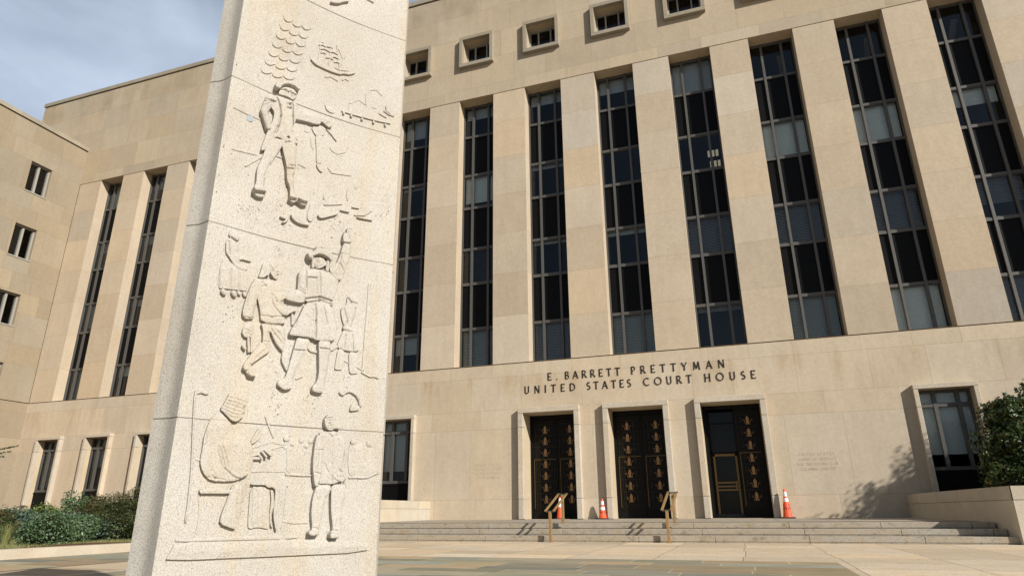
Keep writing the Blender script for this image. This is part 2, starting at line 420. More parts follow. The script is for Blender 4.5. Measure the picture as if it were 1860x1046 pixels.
# ------------------------------------------------------------------ materials
def mat(name):
    m = bpy.data.materials.new(name); m.use_nodes = True
    return m, m.node_tree, m.node_tree.nodes['Principled BSDF']
def node(t, k, **kw):
    n = t.nodes.new(k)
    for a, b in kw.items(): setattr(n, a, b)
    return n
def noise(t, vec, scale, detail=4, rough=.5):
    n = node(t, 'ShaderNodeTexNoise'); n.inputs['Scale'].default_value = scale; n.inputs['Detail'].default_value = detail; n.inputs['Roughness'].default_value = rough
    t.links.new(vec, n.inputs['Vector']); return n.outputs[0]
def mrange(t, v, a, b, c, d):
    n = node(t, 'ShaderNodeMapRange'); t.links.new(v, n.inputs[0])
    for i, x in enumerate((a, b, c, d)): n.inputs[i+1].default_value = x
    return n.outputs[0]
def mul(t, a, b, op='MULTIPLY', f=1.0):
    n = node(t, 'ShaderNodeMix', data_type='RGBA', blend_type=op); n.inputs[0].default_value = f
    for k, x in ((6, a), (7, b)):
        if isinstance(x, tuple): n.inputs[k].default_value = x
        else: t.links.new(x, n.inputs[k])
    return n.outputs[2]
def mixc(t, fac, a, b):
    n = node(t, 'ShaderNodeMix', data_type='RGBA'); t.links.new(fac, n.inputs[0])
    for k, x in ((6, a), (7, b)):
        if isinstance(x, tuple): n.inputs[k].default_value = x
        else: t.links.new(x, n.inputs[k])
    return n.outputs[2]
def coords(t, scale=None):
    tcn = node(t, 'ShaderNodeTexCoord'); v = tcn.outputs['Object']
    if scale:
        m = node(t, 'ShaderNodeMapping'); m.inputs['Scale'].default_value = scale; t.links.new(v, m.inputs[0]); v = m.outputs[0]
    return v
def bump(t, b, h, st, dist=.01):
    n = node(t, 'ShaderNodeBump'); n.inputs['Strength'].default_value = st; n.inputs['Distance'].default_value = dist
    t.links.new(h, n.inputs['Height']); t.links.new(n.outputs[0], b.inputs['Normal'])
def tone(t):
    a = node(t, 'ShaderNodeAttribute'); a.attribute_name = 'tone'; return a.outputs['Color']
def c4(r, g, b): return (r, g, b, 1)

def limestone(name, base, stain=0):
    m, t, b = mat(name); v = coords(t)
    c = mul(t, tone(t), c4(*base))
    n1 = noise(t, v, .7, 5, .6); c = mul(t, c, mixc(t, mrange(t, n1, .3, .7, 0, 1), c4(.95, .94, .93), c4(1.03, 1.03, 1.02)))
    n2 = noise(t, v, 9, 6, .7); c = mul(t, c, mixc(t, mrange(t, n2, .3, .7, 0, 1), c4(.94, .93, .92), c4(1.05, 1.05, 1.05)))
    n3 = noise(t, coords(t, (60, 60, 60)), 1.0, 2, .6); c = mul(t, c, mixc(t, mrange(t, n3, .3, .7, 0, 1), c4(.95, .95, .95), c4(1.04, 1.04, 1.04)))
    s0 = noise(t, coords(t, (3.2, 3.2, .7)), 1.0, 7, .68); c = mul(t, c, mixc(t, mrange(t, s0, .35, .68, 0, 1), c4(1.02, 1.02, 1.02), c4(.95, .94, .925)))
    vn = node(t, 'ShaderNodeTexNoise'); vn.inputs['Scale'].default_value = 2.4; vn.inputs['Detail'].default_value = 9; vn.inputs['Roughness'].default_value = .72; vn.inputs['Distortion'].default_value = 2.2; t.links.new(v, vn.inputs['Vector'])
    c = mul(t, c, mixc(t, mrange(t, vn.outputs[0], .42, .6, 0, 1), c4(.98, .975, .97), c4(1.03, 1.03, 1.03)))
    if stain == 2:
        s1 = noise(t, coords(t, (.8, .8, .5)), 1.0, 6, .6); sep = node(t, 'ShaderNodeSeparateXYZ'); t.links.new(v, sep.inputs[0])
        k2 = node(t, 'ShaderNodeMath', operation='MULTIPLY'); t.links.new(mrange(t, sep.outputs[2], 20.8, 22.4, 0, 1), k2.inputs[0]); t.links.new(mrange(t, s1, .42, .6, .1, .8), k2.inputs[1])
        c = mixc(t, k2.outputs[0], c, mul(t, c, c4(.78, .76, .72)))
    if stain == 1:
        s1 = noise(t, coords(t, (1.6, 1.6, .35)), 1.0, 6, .65)
        sep = node(t, 'ShaderNodeSeparateXYZ'); t.links.new(v, sep.inputs[0])
        hi = mrange(t, sep.outputs[2], 3.6, 4.7, 0, 1); lo = mrange(t, sep.outputs[2], 4.85, 5.05, 1, .25)
        k = node(t, 'ShaderNodeMath', operation='MULTIPLY'); t.links.new(hi, k.inputs[0]); t.links.new(lo, k.inputs[1])
        k2 = node(t, 'ShaderNodeMath', operation='MULTIPLY'); t.links.new(k.outputs[0], k2.inputs[0]); t.links.new(mrange(t, s1, .49, .68, 0, .55), k2.inputs[1])
        c = mixc(t, k2.outputs[0], c, mul(t, c, c4(.78, .66, .52)))
    t.links.new(c, b.inputs['Base Color']); b.inputs['Roughness'].default_value = .88; b.inputs['Specular IOR Level'].default_value = .2
    bump(t, b, n2, .25, .02)
    return m
def granite(name, base, dark, scale=160, amt=.5, bmp=.3, use_tone=True, streak=0):
    m, t, b = mat(name); v = coords(t)
    c = c4(*base)
    if use_tone: c = mul(t, tone(t), c)
    sp = noise(t, v, scale, 3, .75)
    c = mixc(t, mrange(t, sp, .50, .36, 0, amt), c, c4(*dark))
    vo = node(t, 'ShaderNodeTexVoronoi'); vo.inputs['Scale'].default_value = scale*.7; t.links.new(v, vo.inputs['Vector'])
    c = mul(t, c, mixc(t, mrange(t, vo.outputs['Distance'], .1, .6, 0, 1), c4(.9, .9, .92), c4(1.08, 1.06, 1.03)))
    big = noise(t, v, 2.3, 5, .6); c = mul(t, c, mixc(t, mrange(t, big, .32, .68, 0, 1), c4(.93, .9, .86), c4(1.04, 1.04, 1.04)))
    if name == 'granite_steps':
        s3 = noise(t, coords(t, (7, 7, 12)), 1.0, 7, .75); c = mixc(t, mrange(t, s3, .53, .64, 0, .6), c, mul(t, c, c4(.45, .42, .38)))
    if streak:
        s1 = noise(t, coords(t, (5, 5, .6)), 1.0, 6, .65); c = mixc(t, mrange(t, s1, .52, .72, 0, streak), c, mul(t, c, c4(1.0, .86, .64)))
        s2 = noise(t, coords(t, (3, 3, 1.7)), 1.3, 7, .7); c = mixc(t, mrange(t, s2, .58, .74, 0, streak*.7), c, mul(t, c, c4(.66, .65, .66)))
    t.links.new(c, b.inputs['Base Color']); b.inputs['Roughness'].default_value = .8; b.inputs['Specular IOR Level'].default_value = .25
    bump(t, b, sp, bmp, .004)
    return m
def plain(name, col, rough=.5, metal=0, spec=.5, var=.08, scale=12):
    m, t, b = mat(name); v = coords(t); n1 = noise(t, v, scale, 4, .6)
    c = mixc(t, mrange(t, n1, .3, .7, 0, 1), c4(*[x*(1-var) for x in col]), c4(*[min(1, x*(1+var)) for x in col]))
    t.links.new(c, b.inputs['Base Color']); b.inputs['Roughness'].default_value = rough; b.inputs['Metallic'].default_value = metal; b.inputs['Specular IOR Level'].default_value = spec
    return m
LB = (.508, .431, .326)
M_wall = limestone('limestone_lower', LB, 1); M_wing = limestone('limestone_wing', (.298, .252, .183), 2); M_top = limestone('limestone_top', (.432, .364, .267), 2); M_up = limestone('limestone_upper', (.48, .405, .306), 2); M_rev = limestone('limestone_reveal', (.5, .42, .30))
M_sur = granite('granite_surround', (.47, .425, .35), (.2, .18, .15), 45, .5)
M_mon = granite('granite_monument', (.465, .448, .408), (.15, .145, .135), 235, .75, .6, streak=.6)
M_step = granite('granite_steps', (.36, .325, .265), (.16, .145, .12), 50, .55, streak=.8)
M_pale = granite('granite_pale', (.45, .415, .345), (.3, .27, .23), 60, .4)
M_cop = granite('granite_coping', (.30, .27, .21), (.15, .14, .12), 30, .4)
M_frame = plain('window_metal', (.085, .082, .075), .5, .15)
M_alu = plain('pale_aluminium', (.33, .32, .28), .55, .1)
M_span = plain('spandrel_black', (.0035, .0036, .0038), .5, 0, .12)
M_blind = plain('blind_fabric', (.5, .52, .5), .8)
M_blindw = plain('blind_white', (.78, .8, .74), .8)
M_room = plain('room_dark', (.035, .04, .045), .9)
M_black = plain('door_bronze_dark', (.006, .0055, .005), .5, .2, .2, .3, 30)
M_latt = plain('door_lattice', (.022, .018, .012), .5, .4, .3)
M_gold = plain('door_gold', (.33, .19, .08), .42, .45, .5, .25, 40)
M_brass = plain('rail_brass', (.33, .21, .085), .5, .35, .5, .18, 20)
M_brass2 = plain('glass_door_brass', (.2, .12, .045), .4, .7)
M_let = plain('letter_bronze', (.016, .013, .011), .5, .4)
M_carve = plain('engraved_letter', (.41, .345, .245), .9)
M_or = plain('cone_orange', (.75, .085, .022), .45, 0, .5, .06)
M_wh = plain('cone_reflective', (.75, .77, .78), .4)
M_rub = plain('cone_rubber', (.02, .02, .02), .7)
M_soil = plain('mulch', (.11, .055, .032), .95, 0, .1, .5, 25)
M_bark = plain('bark', (.08, .06, .045), .9, 0, .2, .3, 30)
M_patch = plain('stone_repair', (.28, .31, .33), .85)
M_lamp, _t, _b = mat('lamp_tube'); _b.inputs['Emission Color'].default_value = c4(1, .9, .6); _b.inputs['Emission Strength'].default_value = .2
M_strip = plain('ceiling_strip_paint', (.8, .78, .62), .8)
def leafmat(name, c1, c2, c3=None):
    m, t, b = mat(name); g = node(t, 'ShaderNodeNewGeometry'); cr = node(t, 'ShaderNodeValToRGB'); t.links.new(g.outputs['Random Per Island'], cr.inputs[0])
    cr.color_ramp.elements[0].color = c4(*c1); cr.color_ramp.elements[1].color = c4(*c2)
    if c3:
        e = cr.color_ramp.elements.new(.9); e.color = c4(*c2); cr.color_ramp.elements[2].color = c4(*c3)
    t.links.new(cr.outputs[0], b.inputs['Base Color']); b.inputs['Roughness'].default_value = .42; b.inputs['Specular IOR Level'].default_value = .5
    tr = node(t, 'ShaderNodeBsdfTranslucent'); t.links.new(cr.outputs[0], tr.inputs[0]); ms = node(t, 'ShaderNodeMixShader'); ms.inputs[0].default_value = .25
    t.links.new(b.outputs[0], ms.inputs[1]); t.links.new(tr.outputs[0], ms.inputs[2]); t.links.new(ms.outputs[0], t.nodes['Material Output'].inputs[0])
    return m
L_holly = leafmat('leaf_holly', (.05, .095, .04), (.15, .235, .11))
L_blue = leafmat('leaf_blue', (.05, .09, .06), (.13, .2, .15))
L_yel = leafmat('leaf_yellow', (.08, .12, .02), (.17, .22, .05))
L_red = leafmat('leaf_red', (.05, .08, .03), (.13, .10, .04), (.2, .06, .03))
L_yew = leafmat('leaf_yew', (.022, .034, .009), (.085, .085, .02))
L_tree = leafmat('leaf_tree', (.014, .03, .008), (.06, .095, .018), (.2, .1, .03))
L_grass = leafmat('leaf_grass', (.14, .18, .05), (.3, .28, .12))
L_con = leafmat('leaf_conifer', (.03, .08, .03), (.08, .16, .06))
def glassmat():
    m, t, b = mat('window_glass'); t.nodes.remove(b)
    tr = node(t, 'ShaderNodeBsdfTransparent'); tr.inputs[0].default_value = c4(.88, .92, .93)
    gl = node(t, 'ShaderNodeBsdfGlossy'); gl.inputs['Roughness'].default_value = .015; gl.inputs[0].default_value = c4(.92, .95, .97)
    fr = node(t, 'ShaderNodeFresnel'); fr.inputs[0].default_value = 1.5
    n1 = noise(t, coords(t), .9, 2, .5); bp = node(t, 'ShaderNodeBump'); bp.inputs['Strength'].default_value = .05; bp.inputs['Distance'].default_value = .1; t.links.new(n1, bp.inputs['Height'])
    t.links.new(bp.outputs[0], gl.inputs['Normal'])
    ms = node(t, 'ShaderNodeMixShader'); t.links.new(fr.outputs[0], ms.inputs[0]); t.links.new(tr.outputs[0], ms.inputs[1]); t.links.new(gl.outputs[0], ms.inputs[2])
    t.links.new(ms.outputs[0], t.nodes['Material Output'].inputs[0]); return m
M_glass = glassmat()
M_dg = plain('door_glass_dark', (.006, .007, .008), .06, 0, .22, .3, 3)  # near-black base colour stands in for a dark reflection in the glass
# ------------------------------------------------------------------ mesh helpers
class MB:
    def __init__(s): s.v = []; s.f = []; s.t = []
    def quad(s, a, b, c, d, tn=(1, 1, 1)):
        i = len(s.v); s.v += [a, b, c, d]; s.f.append((i, i+1, i+2, i+3)); s.t.append(tn)
    def poly(s, pts, tn=(1, 1, 1)):
        i = len(s.v); s.v += list(pts); s.f.append(tuple(range(i, i+len(pts)))); s.t.append(tn)
    def box(s, x0, x1, y0, y1, z0, z1, tn=(1, 1, 1), mtx=None, skip=''):
        P = [(x0,y0,z0),(x1,y0,z0),(x1,y1,z0),(x0,y1,z0),(x0,y0,z1),(x1,y0,z1),(x1,y1,z1),(x0,y1,z1)]
        if mtx: P = [tuple(mtx @ Vector(p)) for p in P]
        i = len(s.v); s.v += P
        for k, fc in (('d',(0,3,2,1)),('u',(4,5,6,7)),('f',(0,1,5,4)),('r',(1,2,6,5)),('b',(2,3,7,6)),('l',(3,0,4,7))):
            if k not in skip: s.f.append(tuple(i+j for j in fc)); s.t.append(tn)
    def prism(s, pts, y0, y1, mp=lambda x, y, z: (x, y, z)):      # outline in x,z extruded in y
        n = len(pts); i = len(s.v); a = sum(pts[k][0]*pts[(k+1) % n][1]-pts[(k+1) % n][0]*pts[k][1] for k in range(n))
        if a < 0: pts = pts[::-1]
        s.v += [mp(x, y0, z) for x, z in pts]+[mp(x, y1, z) for x, z in pts]
        s.f.append(tuple(range(i, i+n))); s.f.append(tuple(range(i+2*n-1, i+n-1, -1))); s.t += [(1,1,1)]*2
        for k in range(n): s.f.append((i+k, i+n+k, i+n+(k+1) % n, i+(k+1) % n)); s.t.append((1,1,1))
    def tube(s, pts, r, n=8, cap=True):
        pts = [Vector(p) for p in pts]; rs = r if isinstance(r, (list, tuple)) else [r]*len(pts); rings = []
        for k, p in enumerate(pts):
            d = (pts[min(k+1, len(pts)-1)]-pts[max(k-1, 0)]).normalized(); a = d.orthogonal().normalized() if k == 0 else (a-d*a.dot(d)).normalized(); b = d.cross(a)
            rings.append([len(s.v)+j for j in range(n)]); s.v += [tuple(p+(a*math.cos(2*math.pi*j/n)+b*math.sin(2*math.pi*j/n))*rs[k]) for j in range(n)]
        for r0, r1 in zip(rings, rings[1:]):
            for j in range(n): s.f.append((r0[j], r0[(j+1) % n], r1[(j+1) % n], r1[j])); s.t.append((1,1,1))
        if cap: s.f.append(tuple(rings[0][::-1])); s.f.append(tuple(rings[-1])); s.t += [(1,1,1)]*2
    def lathe(s, prof, c, n=24):
        i = len(s.v)
        for r, z in prof: s.v += [(c[0]+r*math.cos(2*math.pi*j/n), c[1]+r*math.sin(2*math.pi*j/n), c[2]+z) for j in range(n)]
        for k in range(len(prof)-1):
            for j in range(n): s.f.append((i+k*n+j, i+k*n+(j+1) % n, i+(k+1)*n+(j+1) % n, i+(k+1)*n+j)); s.t.append((1,1,1))
    def build(s, name, m, parent=None, bevel=0, smooth=False, label=None):
        me = bpy.data.meshes.new(name); me.from_pydata(s.v, [], s.f); me.update()
        ca = me.color_attributes.new('tone', 'FLOAT_COLOR', 'CORNER'); ln = [len(f) for f in s.f]
        arr = np.repeat(np.array([(t[0], t[1], t[2], 1) for t in s.t], dtype=np.float32), ln, axis=0); ca.data.foreach_set('color', arr.ravel())
        me.materials.append(m); o = bpy.data.objects.new(name, me); COL.objects.link(o)
        if parent:
            o.parent = parent; o.matrix_parent_inverse = parent.matrix_basis.inverted()
        if bevel:
            b = o.modifiers.new('b', 'BEVEL'); b.width = bevel; b.segments = 2; b.limit_method = 'ANGLE'
        if smooth:
            for p in me.polygons: p.use_smooth = True
        if label: o['label'] = label
        return o
def tag(o, label, cat, group=None):
    o['label'] = label; o['category'] = cat
    if group: o['group'] = group
    return o
def thing(name, label, cat, loc=(0, 0, 0), group=None):
    o = bpy.data.objects.new(name, None); COL.objects.link(o); o.location = loc; o.empty_display_size = .2
    return tag(o, label, cat, group)
def struct(o): o['kind'] = 'structure'; return o
def tn(v=.05, hue=.02):
    a = 1+random.gauss(0, v); h = random.gauss(0, hue); return (a*(1+h), a, a*(1-h*1.5))
def sub(rects, holes):
    for h in holes:
        o = []
        for (a, b, c, d) in rects:
            if h[0] >= b or h[1] <= a or h[2] >= d or h[3] <= c: o.append((a, b, c, d)); continue
            if h[2] > c: o.append((a, b, c, h[2]))
            if h[3] < d: o.append((a, b, h[3], d))
            lo, hi = max(c, h[2]), min(d, h[3])
            if h[0] > a: o.append((a, h[0], lo, hi))
            if h[1] < b: o.append((h[1], b, lo, hi))
        rects = o
    return rects
def courses(mb, mp, rows, holes=(), g=.006, mort=(.74, .7, .66), tv=.05, th=.012, flip=False):
    """rows: (v0, v1, [joint positions]); mp(u, v) -> point"""
    def put(r, t):
        for a, b, c, d in sub([r], holes):
            if b-a < 1e-4 or d-c < 1e-4: continue
            q = [mp(a, c), mp(b, c), mp(b, d), mp(a, d)]
            mb.quad(*(q[::-1] if flip else q), t)
    for v0, v1, us in rows:
        for a, b in zip(us, us[1:]): put((a+g, b-g, v0+g, v1-g), tn(tv, th))
        for u in us[1:-1]: put((u-g, u+g, v0+g, v1-g), mort)
        put((us[0], us[0]+g, v0+g, v1-g), (1, 1, 1)); put((us[-1]-g, us[-1], v0+g, v1-g), (1, 1, 1))
        put((us[0], us[-1], v0, v0+g), mort); put((us[0], us[-1], v1-g, v1), mort)
def joints(u0, u1, lo, hi):
    us = [u0]; 
    while us[-1] < u1-hi: us.append(us[-1]+random.uniform(lo, hi))
    us.append(u1); return us
# ------------------------------------------------------------------ ground
ZG = -.45
mb = MB(); mb.quad((-900, -900, ZG-.02), (900, -900, ZG-.02), (900, 900, ZG-.02), (-900, 900, ZG-.02))
m_g = plain('city_ground', (.13, .125, .115), .9); o = struct(mb.build('ground', m_g))
mb = MB(); rows = []; y = -34.0
while y < -6.45: y2 = min(y+random.choice((.62, .95, .95, 1.2)), -6.44); rows.append((y, y2, [1.75]+[u+random.uniform(-.02, .02) for u in np.arange(4.1, 30, 1.25)]+[30])); y = y2
courses(mb, lambda u, v: (u, v, ZG), rows, g=.006, mort=(.3, .28, .26), tv=.08, th=.02)
M_pave = granite('paving_limestone', (.56, .475, .355), (.3, .25, .19), 30, .35, .15, streak=1.0)
struct(mb.build('plaza_paving', M_pave))
def flags(x0, x1, y0, y1):
    mb = MB(); y = y0
    while y < y1-.01:
        y2 = min(y+random.choice((.45, .6, .75)), y1)
        if y1-y2 < .3: y2 = y1
        us = joints(x0, x1, .55, 1.5); i0 = len(mb.t)
        courses(mb, lambda u, v: (u, v, ZG+.005), [(y, y2, us)], g=.010, mort=(1.45, 1.35, 1.2), tv=.0, th=0)
        for i in range(i0, i0+len(us)-1):
            c = random.choice(((1, 1, 1), (.82, .94, 1.05), (1.15, 1.03, .85), (1.15, .97, .85), (.92, 1.0, .95))); a = random.uniform(.7, 1.22); mb.t[i] = tuple(a*x for x in c)
        y = y2
    return mb
m_, t_, b_ = mat('bluestone'); v_ = coords(t_, (1, 2.2, 1)); n_ = noise(t_, v_, 2.2, 6, .6)
c_ = mul(t_, tone(t_), mixc(t_, mrange(t_, n_, .35, .65, 0, 1), c4(.25, .225, .155), c4(.34, .295, .205))); t_.links.new(c_, b_.inputs['Base Color']); b_.inputs['Roughness'].default_value = .75; bump(t_, b_, n_, .2, .01)
struct(flags(5.58, 14.0, -27, -12.2).build('bluestone_field', m_)); struct(flags(1.75, 4.1, -27, -7).build('bluestone_path', m_))
# planter: kerb, soil, grass
mb = MB(); y = -27.0; k = 0
while y < -5:
    mb.box(1.45, 1.75, y+.006, y+2.5-.006, ZG-.02, -.295, tn(.03)); y += 2.5
struct(mb.build('kerb', M_pale, bevel=.008))
mb = MB(); n = 60
xs = np.linspace(-19.5, 1.46, n); ys = np.linspace(-27, -.1, n)
for i in range(n):
    for j in range(n): mb.v.append((xs[i], ys[j], -.34+.05*math.sin(xs[i]*1.3+.5)*math.sin(ys[j]*.9)*(1 if i < n-1 else 0)))
for i in range(n-1):
    for j in range(n-1): mb.f.append((i*n+j, (i+1)*n+j, (i+1)*n+j+1, i*n+j+1)); mb.t.append((1, 1, 1))
struct(mb.build('planter_soil', M_soil, smooth=True))
def blades(name, N, area, h, w, m):
    P = np.empty((N, 3, 3)); cx = rng.uniform(area[0], area[1], N); cy = rng.uniform(area[2], area[3], N); th = rng.uniform(0, 6.28, N); hh = rng.uniform(.5, 1, N)*h
    dx, dy = np.cos(th)*w, np.sin(th)*w; lx, ly = rng.normal(0, .35, N)*hh, rng.normal(0, .35, N)*hh
    P[:, 0] = np.c_[cx-dx, cy-dy, np.full(N, -.36)]; P[:, 1] = np.c_[cx+dx, cy+dy, np.full(N, -.36)]; P[:, 2] = np.c_[cx+lx, cy+ly, -.34+hh]
    return rawmesh(name, P.reshape(-1, 3), np.arange(N*3).reshape(-1, 3), m)
def rawmesh(name, V, F, m, parent=None, smooth=False):
    me = bpy.data.meshes.new(name); k = F.shape[1]
    me.vertices.add(len(V)); me.vertices.foreach_set('co', np.asarray(V, dtype=np.float32).ravel())
    me.loops.add(F.size); me.loops.foreach_set('vertex_index', F.astype(np.int32).ravel())
    me.polygons.add(len(F)); me.polygons.foreach_set('loop_start', np.arange(0, F.size, k, dtype=np.int32)); me.polygons.foreach_set('loop_total', np.full(len(F), k, dtype=np.int32))
    if smooth: me.polygons.foreach_set('use_smooth', np.ones(len(F), dtype=bool))
    me.update(calc_edges=True); me.materials.append(m); o = bpy.data.objects.new(name, me); COL.objects.link(o)
    if parent: o.parent = parent; o.matrix_parent_inverse = parent.matrix_basis.inverted()
    return o
o = blades('lawn_grass', 26000, (-3.5, .95, -15.5, -9.5), .09, .006, L_grass); o['kind'] = 'stuff'; tag(o, 'thin pale grass growing in the planting bed behind the kerb', 'grass')
# ------------------------------------------------------------------ courthouse
CH = thing('courthouse', 'large tan limestone courthouse with tall window strips between flat piers', 'building', (0, 0, 0))
W_ = 1.582; ZB, ZT = 5.43, 17.32; KS = list(range(-6, 10)); XL, XR = -19.53, 31.0; GD = .65; PITCH = 3.0
# door and ground floor window openings
DOORS = [(5.79, 7.64, 6.805), (8.83, 10.665, 9.80), (11.868, 13.70, 12.85)]
BIGW = [(-18.1, -16.77), (-15.06, -13.73), (-12.02, -10.69), (-8.98, -7.65), (-5.94, -4.61), (-2.9, -1.57), (-.03, 1.385), (18.13, 19.55), (21.2, 22.6), (24.2, 25.6)]
holes = [(a, b, 0, 3.545) for a, b, c in DOORS]+[(a, b, -.1 if a > 17 or a > -1 else .0, 3.578) for a, b in BIGW]
holes = [(a, b, 0, 3.545) for a, b, c in DOORS]+[(a, b, .1, 3.578) for a, b in BIGW]
mb = MB(); rows = []
for v0, v1, lo, hi in ((.65, 3.055, 1.3, 2.1), (3.055, 3.72, 1.2, 2.2), (3.72, 4.925, 1.2, 2.3), (4.925, 5.395, 1.1, 2.0)): rows.append((v0, v1, joints(XL, XR, lo, hi)))
courses(mb, lambda u, v: (u, 0, v), rows, holes, tv=.035)
i0 = len(mb.t); courses(mb, lambda u, v: (u, 0, v), [(-.3, .65, joints(XL, XR, 1.2, 2.1))], holes, tv=.03)
mb.quad((XL, 0, 5.395), (XR, 0, 5.395), (XR, .05, 5.395), (XL, .05, 5.395)); mb.quad((XL, .05, 5.395), (XR, .05, 5.395), (XR, .05, 5.43), (XL, .05, 5.43), (.3, .28, .25))
mb.quad((XL, .0, 5.43), (XL, GD+.1, 5.43), (XR, GD+.1, 5.43), (XR, .0, 5.43))
mb.build('lower_wall', M_wall, CH)
# jambs of ground floor openings
mb = MB()
for a, b, z1, dp in [(a, b, 3.545, .75) for a, b, c in DOORS]+[(a, b, 3.578, .62) for a, b in BIGW]:
    courses(mb, lambda u, v: (a, u, v), [(0, .65, [0, dp]), (.65, 3.055, [0, dp]), (3.055, z1, [0, dp])], flip=False, tv=.02)
    courses(mb, lambda u, v: (b, u, v), [(0, .65, [0, dp]), (.65, 3.055, [0, dp]), (3.055, z1, [0, dp])], flip=True, tv=.02)
    mb.quad((a, 0, z1), (a, dp, z1), (b, dp, z1), (b, 0, z1))
    mb.build('opening_jamb', M_rev, CH); mb = MB()
# surrounds
def surround(x0, x1, z0, z1, xi0, xi1, zi1, p=.19, name='door_surround', sill=False):
    s = MB()
    for (a, b) in ((x0, xi0), (xi1, x1)):
        zz = [z0, .65, 3.055, zi1] if z0 < .5 else [z0, 3.055, zi1]
        for c, d in zip(zz, zz[1:]): s.box(a, b, -p, .012, c+.004, d-.004, tn(.03))
    s.box(x0, x1, -p, .012, zi1+.003, z1, tn(.03))
    s.build(name, M_sur, CH, bevel=.012)
for a, b, c in DOORS: surround(a-.185, b+.187, 0, 3.725, a, b, 3.545)
for a, b in BIGW: surround(a-.13, b+.13, .70 if a < -2 else .62, 3.72, a, b, 3.578, name='window_surround')
mb = MB(); courses(mb, lambda u, v: (u, -.02, v), [(-.4, .66, joints(XL, 2.1, 1.6, 2.4))], [], tv=.03); mb.quad((XL, -.02, .66), (2.1, -.02, .66), (2.1, .0, .66), (XL, .0, .66))
# piers
edges = [XL]+sum([[3*k, 3*k+W_] for k in KS], [])+[XR]
for i in range(0, len(edges), 2):
    a, b = edges[i], edges[i+1]; mb = MB(); off = 0 if i % 3 else -.0
    zs = [ZB]+[ZB+1.717*j+(.12*((i//2) % 3-1) if j else 0) for j in range(1, 7)]+[ZT]
    R1 = [(c, d) for c, d in zip(zs, zs[1:])]
    courses(mb, lambda u, v: (u, .02, v), [(c, d, [a, b] if b-a < 5 else joints(a, b, 1.2, 2.2)) for c, d in R1], tv=.05, th=.02)
    if i: courses(mb, lambda u, v: (a, u, v), [(c, d, [.02, GD+.1]) for c, d in R1], flip=True, tv=.02)
    if i < len(edges)-2: courses(mb, lambda u, v: (b, u, v), [(c, d, [.02, GD+.1]) for c, d in R1], flip=False, tv=.02)
    mb.build('pier', M_up, CH)
# upper wall with punched windows
PW = [(3*k+.16, 3*k+1.46, 19.13, 20.40) for k in range(-1, 10)]
mb = MB(); rows = []
for v0, v1 in ((17.32, 17.83), (17.83, 19.22), (19.22, 20.62), (20.62, 21.95), (21.95, 23.22)): rows.append((v0, v1, joints(-24, XR, 1.3, 2.2)))
courses(mb, lambda u, v: (u, 0, v), rows, PW, tv=.045, th=.015)
mb.quad((-24, 0, 17.32), (-24, GD+.1, 17.32), (XR, GD+.1, 17.32), (XR, 0, 17.32))
for a, b, c, d in PW:
    mb.quad((a, 0, c), (a, .55, c), (a, .55, d), (a, 0, d)); mb.quad((b, 0, c), (b, 0, d), (b, .55, d), (b, .55, c)); mb.quad((a, 0, d), (a, .55, d), (b, .55, d), (b, 0, d)); mb.quad((a, 0, c), (b, 0, c), (b, .55, c), (a, .55, c))
courses(mb, lambda u, v: (-24, u, v), [(17.32, 19.5, [0, 5, 10, 15]), (19.5, 21.5, [0, 4, 8, 15]), (21.5, 23.22, [0, 5, 9, 15])], flip=True)
mb.build('upper_wall', M_top, CH)
mb = MB(); us = list(np.arange(-24.06, XR, 1.75))+[XR]
for a, b in zip(us, us[1:]): mb.box(a+.004, b-.004, -.06, .5, 23.28, 23.5, tn(.06))
mb.box(-23.96, XR, .04, .45, 23.2, 23.285, (.5, .5, .5)); mb.build('coping', M_cop, CH)
mb = MB(); mb.box(-23.95, XR, .3, 15, 23.15, 23.25); mb.box(-24, -23.9, 14.9, 15, -.4, 23.2); mb.box(XR-.1, XR, .3, 15, -.4, 23.2); mb.box(-24, XR, 14.9, 15, -.4, 23.2); mb.build('roof', M_cop, CH)
for a, b, c, d in PW:
    s = MB(); x0, x1, z0, z1 = a-.15, b+.15, c-.17, d+.17; s.box(x0, a, -.19, .012, c, d, tn(.03)); s.box(b, x1, -.19, .012, c, d, tn(.03)); s.box(x0, x1, -.19, .012, d, z1, tn(.03)); s.box(x0, x1, -.19, .012, z0, c, tn(.03))
    f = s.build('punched_window', M_cop, CH, bevel=.008); f['label'] = 'small square upper window with projecting stone frame'
    w_ = MB(); w_.box(a, b, .4, .5, d-.06, d); w_.box(a, b, .4, .5, c, c+.05)
    for x in (a, b-.05, a+.38, a+.93): w_.box(x, x+.06, .39, .5, c, d)
    w_.build('window_frame', M_alu if a < 14 else M_frame, f)
    g = MB(); g.quad((a, .46, c), (b, .46, c), (b, .46, d), (a, .46, d)); g.build('window_pane', M_glass, f)
